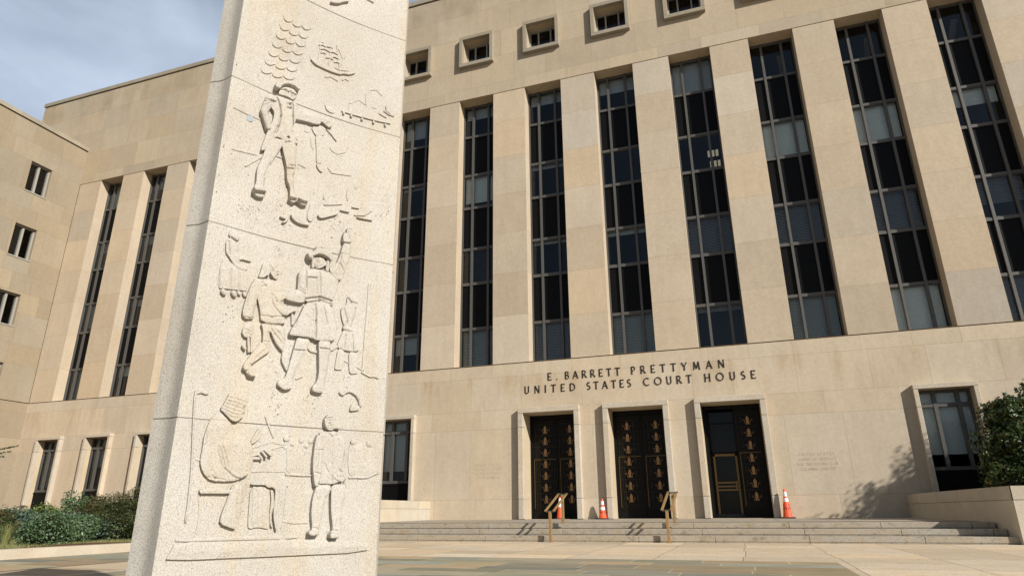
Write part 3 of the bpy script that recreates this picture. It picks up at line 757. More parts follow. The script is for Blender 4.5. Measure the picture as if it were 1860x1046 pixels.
# tall windows
TR = [5.43, 7.05, 8.92, 10.45, 12.31, 13.86, 15.76, 17.32]
bl = {}   # blinds: (k, floor) -> list of (x0 frac, x1 frac, drop frac, mat)
Wd, Gd_ = M_blindw, M_blind
full = [(0, 1.58)]
BL = {(0,0):(.45,Gd_),(0,3):(.62,Gd_),(0,2):(.06,Gd_),(0,1):(1,'v'),(1,0):(1,'b'),(1,2):(.78,Wd),(1,3):(.35,Gd_),(1,1):(1,'v'),(2,0):(1,'d'),(2,3):(.33,Gd_),(3,0):(1,'b'),(3,3):(.42,Gd_),(3,1):(.12,Gd_),(4,0):(.12,'d'),(4,1):(1,'d'),(4,3):(.93,Gd_),
      (5,3):(.0,'b'),(2,1):(.08,Gd_),(2,2):(.1,Gd_),(7,1):(.6,'d'),(5,0):(.9,'b'),(5,1):(1,'d'),(5,2):(1,Wd),(6,0):(1,'w'),(6,1):(1,'d'),(6,2):(.93,Wd),(7,0):(1,'d'),(7,2):(.4,Wd),(-6,3):(.9,Wd),(-5,3):(.5,Gd_),(-6,2):(.35,Gd_),(-5,2):(.3,Gd_),(-6,0):(1,'b'),(-6,1):(.8,Gd_),(-5,0):(.3,Wd),(-5,1):(.25,Gd_)}  # dark slats added in some panes without blinds, to turn them grey
M_bd = plain('blind_dark', (.33, .34, .35), .7); M_bb = plain('blind_grey', (.56, .58, .54), .7); M_bv = plain('blind_brown', (.06, .05, .045), .8); M_bw = plain('blind_pale', (.75, .78, .74), .7)
bm = {'b': M_bb, 'd': M_bd, 'v': M_bv, 'w': M_bw}
for k in KS:
    x0 = 3*k; s = MB()
    for x, w1 in ((x0, .05), (x0+.405, .085), (x0+1.12, .085), (x0+W_-.05, .05)): s.box(x, x+w1, GD-.11, GD+.02, ZB, ZT)
    for z in TR[1:-1]: s.box(x0+.002, x0+W_-.002, GD-.085, GD+.021, z-.05, z+.05)
    s.box(x0+.002, x0+W_-.002, GD-.085, GD+.021, ZT-.1, ZT); s.box(x0+.002, x0+W_-.002, GD-.09, GD+.021, ZB, ZB+.03)
    for j in (0, 2, 4):
        for xa, xb in ((x0+.05, x0+.405), (x0+.49, x0+1.12), (x0+1.205, x0+W_-.05)):
            for (za, zb) in ((TR[j]+(.05 if j else .03), TR[j]+.085), (TR[j+1]-.085, TR[j+1]-.05)): s.box(xa, xb, GD-.05, GD+.019, za, zb)
    fr = s.build('tall_window', M_frame, CH)
    for j in (0, 2, 4, 6):
        g = MB(); g.quad((x0+.04, GD-.02, TR[j]), (x0+W_-.04, GD-.02, TR[j]), (x0+W_-.04, GD-.02, TR[j+1]), (x0+.04, GD-.02, TR[j+1])); g.build('window_pane', M_glass, fr)
        r = BL.get((k, j//2)) if k < 8 else (random.random(), random.choice(('b', 'd')))
        if r is None and k < 0: r = (random.choice((0, .3, .5)), 'b')
        if r and r[0] > 0:
            b_m = bm.get(r[1], r[1]); q = MB(); zt = TR[j+1]-.03; zb = zt-(zt-TR[j])*r[0]
            for xa, xb in ((x0+.06, x0+.43), (x0+.45, x0+1.16), (x0+1.18, x0+W_-.06)):
                if r[1] in ('v', 'd', 'b'):
                    nz_ = int((zt-zb)/.06)+1
                    for q_ in range(nz_): z = zb+(zt-zb)*q_/nz_; q.quad((xa, GD+.10, z), (xb, GD+.10, z), (xb, GD+.14, z+.055), (xa, GD+.14, z+.055))
                else: q.quad((xa, GD+.12, zb), (xb, GD+.12, zb), (xb, GD+.12, zt), (xa, GD+.12, zt)); q.box(xa, xb, GD+.11, GD+.13, zb-.02, zb)
            q.build('blind', b_m, fr)
    for j in (1, 3, 5):
        q = MB(); q.box(x0+.03, x0+W_-.03, GD-.03, GD+.03, TR[j], TR[j+1]); q.build('spandrel_panel', M_span, fr)
# ground floor windows
for a, b in BIGW:
    s = MB(); d0 = .21; z0 = .6
    s.box(a, b, d0, d0+.12, 1.27, 1.37); s.box(a, b, d0, d0+.12, 3.08, 3.19); s.box(a, b, d0, d0+.1, 3.5, 3.578)
    m1, m2 = a+.36*(b-a)-.1, a+.78*(b-a)-.08
    for x, w1 in ((a, .06), (m1, .1), (m2, .1), (b-.06, .06)): s.box(x, x+w1, d0-.01, d0+.11, 1.27, 3.578)
    f = s.build('ground_floor_window', M_frame, CH)
    g = MB(); g.quad((a, d0+.07, 1.3), (b, d0+.07, 1.3), (b, d0+.07, 3.56), (a, d0+.07, 3.56)); g.build('window_pane', M_glass, f)
    g = MB(); g.box(a, b, d0-.02, d0+.08, .1, 1.27); g.box(a, b, d0-.04, d0+.08, 1.2, 1.268); g.build('lower_panel', M_span, f)
    g = MB(); drop = 1.72 if a > -1 else random.choice((1.6, 2.3, 1.5))
    for xa, xb in ((a+.02, m1+.04), (m1+.06, m2+.04), (m2+.06, b-.02)): g.quad((xa, d0+.2, drop), (xb, d0+.2, drop), (xb, d0+.2, 3.55), (xa, d0+.2, 3.55))
    g.build('blind', M_bb if a < 10 else M_bw, f)
# dark rooms behind the glass
mb = MB(); mb.quad((-23, 4, -.2), (XR-1, 4, -.2), (XR-1, 4, 23), (-23, 4, 23))
for z in (.0, 4.9, 8.0, 11.4, 14.8, 18.2, 22): mb.box(-23, XR-1, GD+.25, 4, z, z+.12)
for k in KS: mb.box(3*k-.8, 3*k-.7, GD+.2, 4, 0, 22)
mb.build('rooms', M_room, CH)
for x, y, z in ((10.55, 2.0, 13.5), (13.25, 1.25, 13.45), (13.3, 2.1, 13.45), (7.75, 1.9, 13.5)):
    for i in range(3):
        for j in range(4): q = MB(); 
    q = MB()
    for i in range(3):
        for j in range(3): q.box(x-.2+i*.15, x-.2+i*.15+.1, y+j*.17, y+j*.17+.12, z, z+.02)
    q.build('room_light', M_lamp, CH)
for x0, y0_, x1_, z in ((19.15, 1.2, 19.5, 17.1), (22.0, 1.2, 22.4, 17.1), (16.05, 1.2, 16.35, 17.1)):
    q = MB(); q.quad((x0, y0_, z), (x0+.22, y0_, z), (x1_+.22, y0_+2.2, z), (x1_, y0_+2.2, z)); q.build('ceiling_strip', M_strip, CH)
# wing on the left
WX = -19.53; mb = MB()
WH = [(-2.66, -1.58, 15.72, 17.35), (-2.66, -1.58, 12.25, 13.92), (-2.66, -1.58, 8.9, 10.48), (-2.66, -1.58, 5.5, 7.1)]
WH += [(y-4.3*j, y2-4.3*j, c, d) for j in (1, 2, 3) for y, y2, c, d in WH[:4]]
rows = []
for v0, v1 in ((-.4, .65), (.65, 3.055), (3.055, 3.72), (3.72, 4.925), (4.925, 5.395), (5.43, 7.15), (7.15, 8.1), (8.1, 9.6), (9.6, 10.6), (10.6, 11.5), (11.5, 12.35), (12.35, 13.95), (13.95, 14.8), (14.8, 15.7), (15.7, 17.35), (17.35, 18.3), (18.3, 19.32)): rows.append((v0, v1, joints(-26, 0, 1.0, 2.0)))
courses(mb, lambda u, v: (WX, u, v), rows, WH, tv=.06, th=.02)
mb.quad((WX-.04, -26, 5.395), (WX-.04, 0, 5.395), (WX-.04, 0, 5.43), (WX-.04, -26, 5.43), (.3, .28, .25)); mb.quad((WX, -26, 5.395), (WX, 0, 5.395), (WX-.04, 0, 5.395), (WX-.04, -26, 5.395))
for a, b, c, d in WH:
    mb.quad((WX, a, c), (WX, a, d), (WX-.35, a, d), (WX-.35, a, c)); mb.quad((WX, b, c), (WX-.35, b, c), (WX-.35, b, d), (WX, b, d)); mb.quad((WX, a, d), (WX, b, d), (WX-.35, b, d), (WX-.35, a, d)); mb.quad((WX, a, c), (WX-.35, a, c), (WX-.35, b, c), (WX, b, c))
mb.quad((-34, -26, -.4), (WX, -26, -.4), (WX, -26, 19.32), (-34, -26, 19.32)); mb.quad((-34, 14, -.4), (-34, -26, -.4), (-34, -26, 19.32), (-34, 14, 19.32))
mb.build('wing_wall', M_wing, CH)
mb = MB(); us = list(np.arange(-26.06, .0, 1.6))+[0]
for a, b in zip(us, us[1:]): mb.box(WX-.5, WX+.06, a+.004, b-.004, 19.38, 19.6, tn(.06))
mb.box(WX-.45, WX-.03, -26, -.01, 19.3, 19.385, (.5, .5, .5)); mb.box(-34, WX-.4, -26, 14, 19.2, 19.4); mb.build('wing_coping', M_cop, CH)
for a, b, c, d in WH:
    s = MB()
    for y_, w1 in ((a, .05), (.5*(a+b)-.06, .1), (b-.07, .07)): s.box(WX-.3, WX-.16, y_, y_+w1, c, d)
    s.box(WX-.3, WX-.17, a, b, d-.06, d); s.box(WX-.3, WX+.03, a-.03, b+.03, c-.04, c+.02)
    f = s.build('wing_window', M_alu, CH)
    g = MB(); g.quad((WX-.24, a, c), (WX-.24, b, c), (WX-.24, b, d), (WX-.24, a, d)); g.build('window_pane', M_glass, f)
mb = MB(); mb.quad((WX-3, -26, 0), (WX-3, 0, 0), (WX-3, 0, 19), (WX-3, -26, 19)); [mb.box(WX-3, WX-.36, -26, 0, z, z+.1) for z in (4.9, 8, 11.4, 14.8, 18)]; mb.build('wing_rooms', M_room, CH)
# ------------------------------------------------------------------ doors
def ornament(x, z):
    s = MB(); cpts = [(.0,.175),(.028,.13),(.045,.135),(.04,.10),(.062,.09),(.052,.055),(.07,.04),(.052,.005),(.048,-.06),(.052,-.135)]
    cpts = [(a*.86, b*.9) for a, b in cpts]
    s.prism(cpts+[(-a, b) for a, b in cpts[::-1][:-1]], -.03, .0, lambda px, y, pz: (x+px, .72+y, z+pz))
    for sg in (-1, 1):
        P = [(.066,-.135),(.078,-.06),(.098,.0),(.122,.028),(.142,.012),(.138,-.008)]
        s.tube([(x+sg*a, .705, z+b) for a, b in P], [.009, .009, .008, .008, .007, .005], 6)
    return s
def lattice(s, x0, x1):
    xc = (x0+x1)/2; B = lambda a, b, c, d, y=.715: s.box(a, b, y, .742, c, d)
    for k in range(8):
        z = 3.24-.397*k
        B(x0, x1, z-.012, z+.012); B(x0+.03, x1-.03, z-.045, z-.03)
        if k < 7:
            for sg in (-1, 1):
                B(xc+sg*.21-.007, xc+sg*.21+.007, z-.397, z); B(xc+sg*.27-.007, xc+sg*.27+.007, z-.36, z-.06)
                B(xc+sg*.19-.03, xc+sg*.19+.03, z-.28, z-.1, .725)
    for sg in (-1, 1): B(xc+sg*.33-.01, xc+sg*.33+.01, .3, 3.32)
    B(x0, x1, 3.31, 3.33); B(x0, x1, .3, .32)
    for a in (-.2, -.1, 0, .1, .2): B(xc+a-.03, xc+a+.03, .36, .43)
DL = ['dark double door with gold ornaments on both leaves, leftmost of three', 'dark double door with gold ornaments on both leaves, middle of three', 'dark doorway with one ornamented leaf beside a brass framed glass door']
for n_, (a, b, c) in enumerate(DOORS):
    s = MB(); s.box(a, b, .68, .78, 3.42, 3.545); s.box(a, a+.06, .68, .78, 0, 3.42); s.box(b-.06, b, .68, .78, 0, 3.42); s.box(a, b, .66, .9, -.01, .012)
    D = s.build('door', M_black, CH, label=DL[n_])
    for side, (xa, xb, xo) in enumerate(((a+.06, c-.006, {0: 6.348, 1: 9.31}.get(n_)), (c+.006, b-.06, {0: 7.262, 1: 10.287, 2: 13.275}[n_]))):
        if n_ == 2 and side == 0:
            s = MB()                                   # open leaf folded back, brass framed glass door inside
            s.box(a+.06, a+.11, .78, 1.6, .02, 3.42); s.build('door_leaf', M_black, D, label='open dark leaf folded back against the jamb')
            s = MB(); y0 = 1.05; x1, x2 = 12.06, 12.82
            for q in ((x1, x1+.06, .02, 2.0), (x2-.06, x2, .02, 2.0), (x1, x2, 1.93, 2.0), (x1, x2, .02, .12)): s.box(q[0], q[1], y0, y0+.06, q[2], q[3])
            for z in (1.09, .97, .86): s.box(x1+.06, x2-.06, y0-.03, y0+.02, z-.022, z+.022)
            s.box(x2-.13, x2-.09, y0-.05, y0, .84, 1.13); s.build('inner_glass_door', M_brass2, D, label='brass framed glass door with three push bars')
            s = MB(); s.quad((x1, y0+.03, .1), (x2, y0+.03, .1), (x2, y0+.03, 3.4), (x1, y0+.03, 3.4)); s.build('glass', M_dg, D)
            s = MB(); s.box(x1-.05, x2+.05, y0, y0+.08, 2.0, 2.08); s.box(x1-.08, x1, y0, y0+.08, 0, 3.5); s.box(x2, x2+.08, y0, y0+.08, 0, 3.5); s.box(x1, x2, y0, y0+.06, 2.98, 3.03); s.build('inner_frame', M_black, D); continue
        s = MB(); s.box(xa, xb, .74, .8, .02, 3.42); s.box(xa, xa+.05, .72, .76, .02, 3.4); s.box(xb-.05, xb, .72, .76, .02, 3.4); s.box(xa, xb, .715, .76, .02, .27)
        s.build('door_leaf', M_black, D)
        s = MB(); lattice(s, xa+.06, xb-.06); s.build('lattice', M_latt, D)
        for k in range(7): ornament(xo, 3.02-.397*k).build('ornament', M_gold, D)
        s = MB(); hx = xb-.05 if side == 0 else xa+.05; s.tube([(hx, .70, 1.0), (hx, .66, 1.03), (hx, .66, 1.3), (hx, .70, 1.33)], .012, 6); s.build('door_handle', M_latt, D)
        s = MB(); s.box(xa+.07, xa+.085, .71, .735, .35, 1.98); s.box(xa+.07, xb-.07, .71, .735, 1.985, 2.0); s.build('gold_reflection', M_brass2, D)  # thin gold bars stand in for a gold reflection on the leaf
mb = MB(); mb.quad((4, 3.9, -.01), (15.5, 3.9, -.01), (15.5, 3.9, 4.5), (4, 3.9, 4.5)); mb.quad((4, .8, 0), (15.5, .8, 0), (15.5, 3.9, 0), (4, 3.9, 0)); mb.build('lobby', M_room, CH)
# ------------------------------------------------------------------ lettering: stroke letters with small serifs
def arc(cx, cy, rx, ry, a0, a1, n=10): return [(cx+rx*math.cos(math.radians(a0+(a1-a0)*i/n)), cy+ry*math.sin(math.radians(a0+(a1-a0)*i/n))) for i in range(n+1)]
T_, t2 = .115, .078
GL = {
 'E': (.5, [([(.08,0),(.08,1)],T_),([(.08,.96),(.5,.96)],t2),([(.08,.5),(.42,.5)],t2),([(.08,.04),(.5,.04)],t2),([(.49,.86),(.49,1)],.05),([(.49,0),(.49,.14)],.05)]),
 '.': (.12, [([(.06,0),(.06,.12)],.12)]),
 'B': (.52, [([(.08,0),(.08,1)],T_),([(.08,.96),(.25,.96)]+arc(.25,.735,.2,.225,90,-90)+[(.08,.51)],t2),([(.08,.51),(.28,.51)]+arc(.28,.275,.22,.235,90,-90)+[(.08,.04)],t2)]),
 'A': (.76, [([(.06,0),(.38,.98)],t2),([(.38,.98),(.7,0)],T_),([(.17,.33),(.6,.33)],t2),([(0,.02),(.14,.02)],.04),([(.6,.02),(.78,.02)],.04)]),
 'R': (.62, [([(.08,0),(.08,1)],T_),([(.08,.96),(.26,.96)]+arc(.26,.72,.22,.24,90,-90)+[(.08,.48)],t2),([(.27,.48),(.62,0)],T_),([(0,.02),(.18,.02)],.04)]),
 'T': (.62, [([(.31,0),(.31,.96)],T_),([(0,.955),(.62,.955)],.09),([(.01,.86),(.01,1)],.045),([(.61,.86),(.61,1)],.045),([(.22,.02),(.4,.02)],.04)]),
 'P': (.5, [([(.08,0),(.08,1)],T_),([(.08,.96),(.25,.96)]+arc(.25,.7,.23,.26,90,-90)+[(.08,.44)],t2),([(0,.02),(.18,.02)],.04)]),
 'Y': (.66, [([(.33,0),(.33,.48)],T_),([(.03,.98),(.33,.46)],T_),([(.63,.98),(.33,.46)],t2),([(.0,.98),(.14,.98)],.04),([(.54,.98),(.68,.98)],.04)]),
 'M': (.9, [([(.12,0),(.2,1)],t2),([(.18,1),(.45,.12)],T_),([(.45,.12),(.72,1)],t2),([(.7,1),(.8,0)],T_),([(.05,.02),(.2,.02)],.04),([(.72,.02),(.9,.02)],.04)]),
 'N': (.76, [([(.1,0),(.1,1)],t2),([(.09,1),(.66,0)],T_),([(.66,0),(.66,1)],t2),([(.02,.02),(.18,.02)],.04),([(.58,.98),(.74,.98)],.04)]),
 'U': (.68, [([(.1,1),(.1,.32)]+arc(.34,.32,.24,.28,180,360)+[(.58,1)],.1),([(.02,.98),(.18,.98)],.04),([(.5,.98),(.66,.98)],.04)]),
 'I': (.16, [([(.08,0),(.08,1)],T_),([(0,.98),(.16,.98)],.04),([(0,.02),(.16,.02)],.04)]),
 'D': (.72, [([(.08,0),(.08,1)],T_),([(.08,.96),(.26,.96)]+arc(.26,.5,.42,.46,90,-90,14)+[(.08,.04)],.09)]),
 'S': (.46, [(arc(.24,.74,.17,.22,30,270,12)+arc(.24,.26,.19,.22,90,-150,12)[1:],.1)]),
 'C': (.78, [(arc(.44,.5,.4,.46,48,312,18),.1)]),
 'O': (.92, [(arc(.46,.5,.41,.46,0,360,24),.1)]),
 'H': (.7, [([(.08,0),(.08,1)],T_),([(.62,0),(.62,1)],T_),([(.08,.5),(.62,.5)],t2),([(0,.98),(.16,.98)],.04),([(.54,.98),(.7,.98)],.04),([(0,.02),(.16,.02)],.04),([(.54,.02),(.7,.02)],.04)]),
 'L': (.5, [([(.08,0),(.08,1)],T_),([(.08,.04),(.5,.04)],t2)]),
 'F': (.5, [([(.08,0),(.08,1)],T_),([(.08,.96),(.5,.96)],t2),([(.08,.5),(.42,.5)],t2)]),
}
def glyph(s, ch, x, z, h, mp, y0, y1):
    for pts, w1 in GL[ch][1]:
        P = [Vector((a, b)) for a, b in pts]; clo = (P[0]-P[-1]).length < 1e-4; n = len(P); Lf = []; Rt = []
        for i, p in enumerate(P):
            d = (P[1]-P[n-2]) if clo and i in (0, n-1) else P[min(i+1, n-1)]-P[max(i-1, 0)]
            d.normalize(); o_ = Vector((-d.y, d.x))*w1/2; Lf.append(p+o_); Rt.append(p-o_)
        for i in range(n-1):
            s.prism([(x+q.x*h, z+q.y*h) for q in (Lf[i], Rt[i], Rt[i+1], Lf[i+1])], y0, y1, mp)
def word(s, txt, xa, xb, z, h, y0, y1, mp=lambda x, y, z: (x, y, z)):
    ws = [GL[c][0]*h for c in txt]; gap = (xb-xa-sum(ws))/max(1, len(txt)-1); x = xa
    for c, w1 in zip(txt, ws): glyph(s, c, x, z, h, mp, y0, y1); x += w1+gap
LT = thing('building_lettering', 'dark metal letters reading E. BARRETT PRETTYMAN UNITED STATES COURT HOUSE above the doors', 'sign', (9.75, 0, 4.6))
for txt, a, b, z, h in (('E.', 6.705, 7.065, 4.682, .268), ('BARRETT', 7.35, 9.31, 4.682, .268), ('PRETTYMAN', 9.70, 12.78, 4.682, .268), ('UNITED', 5.825, 7.70, 4.252, .268), ('STATES', 8.12, 9.66, 4.252, .268), ('COURT', 10.09, 11.68, 4.252, .268), ('HOUSE', 12.10, 13.69, 4.252, .268)):
    ws = [GL[c][0]*h for c in txt]; gap = (b-a-sum(ws))/max(1, len(txt)-1); x = a
    for c, w1 in zip(txt, ws): s = MB(); glyph(s, c, x, z, h, (lambda px, py, pz: (px, py, pz)), -.022, .001); s.build('letter', M_let, LT); x += w1+gap
def engrave(lines, side):
    t = thing('engraved_inscription', 'faint engraved '+side, 'inscription', (lines[0][1], 0, 1.6))
    for txt, a, b, z in lines:
        ws = txt.split(' '); tot = sum(len(w_) for w_ in ws)+.9*(len(ws)-1); u = (b-a)/tot; x = a; s = MB()
        for w_ in ws: word(s, w_, x, x+len(w_)*u-.01, z, .078, -.0035, .001); x += (len(w_)+.9)*u
        o_ = s.build('engraved_line', M_carve, t); o_['label'] = 'engraved line reading '+txt
engrave([('UNITED STATES', 3.86, 4.92, 1.785), ('DISTRICT COURT', 3.86, 4.93, 1.64), ('FOR THE DISTRICT', 3.86, 4.92, 1.495), ('OF COLUMBIA', 3.97, 4.82, 1.35)], 'UNITED STATES DISTRICT COURT lines on the wall left of the doors')
engrave([('UNITED STATES', 14.62, 15.63, 1.785), ('COURT OF APPEALS', 14.62, 15.65, 1.64), ('FOR THE DISTRICT OF', 14.55, 15.7, 1.495), ('COLUMBIA CIRCUIT', 14.62, 15.62, 1.35)], 'UNITED STATES COURT OF APPEALS lines on the wall right of the doors')
# ------------------------------------------------------------------ steps and cheek walls
ST = thing('entrance_steps', 'three broad granite steps and landing in front of the doors', 'steps', (9.75, -5.6, ZG))
Yn = [-5.66, -6.08, -6.5]; Zt = [-.052, -.178, -.312]; Zb = [-.18, -.314, ZG]
XLs, XRs = 2.19, [17.72, 17.78, 17.83]
for i in range(3):
    s = MB(); yb = Yn[i]+ (.42 if i else .9)
    us = [XLs-4]+sorted([XLs-1.2+k*1.83+random.uniform(-.25, .25)+i*.2 for k in range(11)])+[XRs[i]]
    us = [u for u in us if u <= XRs[i]]
    for a, b in zip(us, us[1:]):
        if b-a > .05: s.box(a+.004, b-.004, Yn[i]+.012, yb, Zb[i], Zt[i], tn(.045)); s.box(a+.004, b-.004, Yn[i], Yn[i]+.013, Zt[i]-.045+(-.065), Zt[i]-.0005, tn(.0))
    s.build('step', M_step, ST, bevel=.006)
s = MB(); us = [XLs-4, 2.19]+joints(2.2, 17.3, 1.7, 2.0)[1:]+[18]
for a, b in zip(us, us[1:]): s.quad((a+.004, -4.76, -.045), (b-.004, -4.76, -.045), (b-.004, .85, -.0), (a+.004, .85, -.0), tn(.03))
s.quad((XLs-4, -4.78, -.06), (18, -4.78, -.06), (18, .85, -.02), (XLs-4, .85, -.02), (.4, .4, .4))
s.build('landing', M_step, ST)
def cheek(name, label, x0, x1, side):
    """granite wall from the facade (x0) to its front corner (x1); side=+1: body lies towards +X"""
    t = thing(name, label, 'low wall', (x0, -3, ZG)); ye = -6.62
    fx = lambda y: x0+(x1-x0)*(-y/6.6)
    s = MB(); ys = [ye, -5.3, -3.9, -2.35, -.9, .0]
    for a, b in zip(ys, ys[1:]):
        for z0, z1, pr in ((-.46, .36, 0), (.366, .62, .012)):
            xa, xb = fx(a)-side*pr, fx(b)-side*pr; wd = side*(.0 if side < 0 else 0); X2 = (xa+side*3.0, xb+side*3.0); c = tn(.035)
            q = [(xa, a+.003, z0), (xb, b-.003, z0), (xb, b-.003, z1), (xa, a+.003, z1)]
            s.quad(*(q if side < 0 else q[::-1]), c)
            if z1 > .6: q = [(xa, a+.003, z1), (xb, b-.003, z1), (xb+side*.45, b-.003, z1), (xa+side*.45, a+.003, z1)]; s.quad(*(q if side < 0 else q[::-1]), c)
    us = [0, 1.1, 2.6, 4.2, 6.0]
    for a, b in zip(us, us[1:]):
        for z0, z1, pr in ((-.46, .36, 0), (.366, .62, .012)):
            xa, xb = fx(ye)+side*(a+.003), fx(ye)+side*(b-.003); c = tn(.035)
            q = [(xa, ye-pr, z0), (xb, ye-pr, z0), (xb, ye-pr, z1), (xa, ye-pr, z1)]; s.quad(*(q if side > 0 else q[::-1]), c)
            if z1 > .6: q = [(xa, ye-pr, z1), (xb, ye-pr, z1), (xb, ye+.45, z1), (xa, ye+.45, z1)]; s.quad(*(q if side > 0 else q[::-1]), c)
    s.build('stone_courses', M_pale, t)
    s = MB(); s.box(min(fx(ye)+side*.4, fx(ye)+side*6), max(fx(ye)+side*.4, fx(ye)+side*6), ye+.4, -.01, -.46, .5); s.build('planting_bed', M_soil, t)
    return t
cheek('cheek_wall', 'shaded granite cheek wall at the right end of the steps, under the tree', 17.33, 17.83, 1)
cheek('cheek_wall', 'sunlit pale granite cheek wall at the left end of the steps, beside the carved monument', 2.19, 2.14, -1)
# ------------------------------------------------------------------ handrails
def rail(x, xr, label):
    t = thing('handrail', label, 'handrail', (x, -6.66, ZG), 'brass handrails on the steps')
    h = .695; zr = -.052
    s = MB(); s.box(x-.032, x+.032, -6.70, -6.64, ZG, ZG+h-.02); s.box(x-.055, x+.055, -6.73, -6.61, ZG, ZG+.008); s.build('post', M_brass, t, bevel=.004)
    s = MB(); s.box(xr-.032, xr+.032, -5.83, -5.77, zr-.002, zr+h-.02); s.box(xr-.055, xr+.055, -5.86, -5.74, zr, zr+.006); s.build('post', M_brass, t, bevel=.004)
    for (xx, yy, zz) in ((x, -6.67, ZG+h-.02), (xr, -5.80, zr+h-.02)):
        s = MB(); s.box(xx-.135, xx+.135, yy-.035, yy+.035, zz, zz+.016); s.tube([(xx-.1, yy, zz-.012), (xx+.1, yy, zz-.012)], .012, 6); s.build('cross_plate', M_frame, t)
    for sg in (-1, 1):
        s = MB(); a = Vector((x+sg*.1, -6.72, ZG+h-.01)); b = Vector((xr+sg*.1, -5.75, zr+h+.0)); d = (b-a).normalized(); up = Vector((1, 0, 0)).cross(d).normalized()
        P = []
        for p in (a, b):
            for i, j in ((-1, -1), (1, -1), (1, 1), (-1, 1)): P.append(tuple(p+Vector((1, 0, 0))*i*.026+up*j*.014))
        s.v = P; s.f = [(0,1,2,3), (7,6,5,4), (0,4,5,1), (1,5,6,2), (2,6,7,3), (3,7,4,0)]; s.t = [(1,1,1)]*6
        s.build('rail_bar', M_brass, t, bevel=.004)
rail(8.56, 8.64, 'brass handrail on the steps in front of the left door'); rail(11.26, 11.325, 'brass handrail on the steps between the middle and right doors')
# ------------------------------------------------------------------ cones
def cone(x, y, h, r, label, text=True, band=((.56, .68), (.74, .90)), ang=0, hang=False):
    t = thing('traffic_cone', label, 'traffic cone', (x, y, 0), 'orange traffic cones by the doors'); z0 = -.005
    R_ = lambda f: r*(1-f)+.028*f
    s = MB(); s.lathe([(r+.01, .03), (R_(.04), .045), (R_(1), h-.01), (.02, h), (.001, h)], (x, y, z0), 28); s.build('cone_body', M_or, t, smooth=False)
    for p in t.children: 
        for q in p.data.polygons: q.use_smooth = True
    s = MB(); a = r+.07; s.prism([(-a+.04, -a), (a-.04, -a), (a, -a+.04), (a, a-.04), (a-.04, a), (-a+.04, a), (-a, a-.04), (-a, -a+.04)], 0, .032, lambda px, yy, pz: (x+px, y+pz, z0+yy)); s.build('rubber_base', M_rub, t)
    for b0, b1 in band:
        s = MB(); s.lathe([(R_(b0)+.0025, h*b0), (R_(b1)+.0025, h*b1)], (x, y, z0), 28); s.build('reflective_band', M_wh, t, smooth=True)
    if text:
        for txt, f in (('NO', .40), ('ENTRY', .29)):
            s = MB(); hh = .075*h; wd = .13*h*len(txt)/3.4 if len(txt) > 2 else .15*h; rr = R_(f)+.003
            def mp(px, yy, pz): al = -math.pi/2+ang+px/rr; rz = R_((pz-z0)/h)+.003-yy*0; rr2 = rz+(.004 if yy < 0 else 0); return (x+rr2*math.cos(al), y+rr2*math.sin(al), pz)
            word(s, txt, -wd, wd, z0+h*f, hh, -1, 1, mp); s.build('cone_lettering', M_rub, t)
cone(14.06, -.33, .83, .135, 'tallest orange cone with two white bands right of the right door', ang=-.1)
cone(8.50, -.24, .63, .13, 'orange cone with a peeling lower band between the left and middle doors', band=((.44, .60), (.70, .88)), ang=.25)
cone(6.96, .2, .72, .125, 'orange cone standing in the left doorway behind the handrail', text=False, band=((.54, .70), (.75, .92)))
# ------------------------------------------------------------------ monument
MO = thing('carved_granite_monument', 'tall three sided granite monument with carved figures in low relief', 'monument', (10.8, -19.5, ZG))
Lp, Rp = np.array([10.83017, -20.15107]), np.array([11.34671, -19.36532]); WF = float(np.hypot(*(Rp-Lp))); td = (Rp-Lp)/WF; SAG = .045; BW = .141
def rot(v, a): c, s_ = math.cos(a), math.sin(a); return np.array([c*v[0]-s_*v[1], s_*v[0]+c*v[1]])
outline = []; p = Lp.copy(); d = td.copy()
for side in range(6):
    ln, sg = (WF, SAG) if side % 2 == 0 else (BW, .019)
    nn = np.array([d[1], -d[0]]); N_ = 20 if side % 2 == 0 else 6
    for i in range(N_): f = i/N_; outline.append(p+d*ln*f-nn*sg*(1-(2*f-1)**2))
    p = p+d*ln; d = rot(d, math.pi/3)
outline = np.array(outline); cen = outline.mean(0)
# soften the arrises
op = outline.copy(); o2 = (np.roll(op, 1, 0)+np.roll(op, -1, 0)+6*op)/8; outline = o2
ZJ = [ZG-.03, .566, 1.446, 2.231, 2.909, 3.50]
for zi, (z0, z1) in enumerate(zip(ZJ, ZJ[1:])):
    s = MB(); n = len(outline); lv = []
    for z, sh in ((z0+.0008, .004), (z0+.0035, 0), (z1-.0035, 0), (z1-.0008, .004)):
        for q in outline: v = q-cen; l = np.hypot(*v); q2 = cen+v*(1-sh/l); lv.append((q2[0], q2[1], z))
    s.v = lv
    for r_ in range(3):
        for j in range(n): s.f.append((r_*n+j, r_*n+(j+1) % n, (r_+1)*n+(j+1) % n, (r_+1)*n+j)); s.t.append((1, 1, 1))
    c = tn(.012, .006); s.f += [tuple(range(n))[::-1], tuple(range(3*n, 4*n))]; s.t = [c]*(len(s.f))
    o = s.build('stone_block', M_mon, MO)
    for p_ in o.data.polygons: p_.use_smooth = len(p_.vertices) == 4 and abs(p_.normal.z) < .3
    o.data.set_sharp_from_angle(angle=math.radians(28))
nrm = np.array([td[1], -td[0]])
def seg_d(U, V, a, b):
    ax, ay = a; bx, by = b; dx, dy = bx-ax, by-ay; L2 = dx*dx+dy*dy+1e-9
    t = np.clip(((U-ax)*dx+(V-ay)*dy)/L2, 0, 1); return np.hypot(U-ax-t*dx, V-ay-t*dy), t
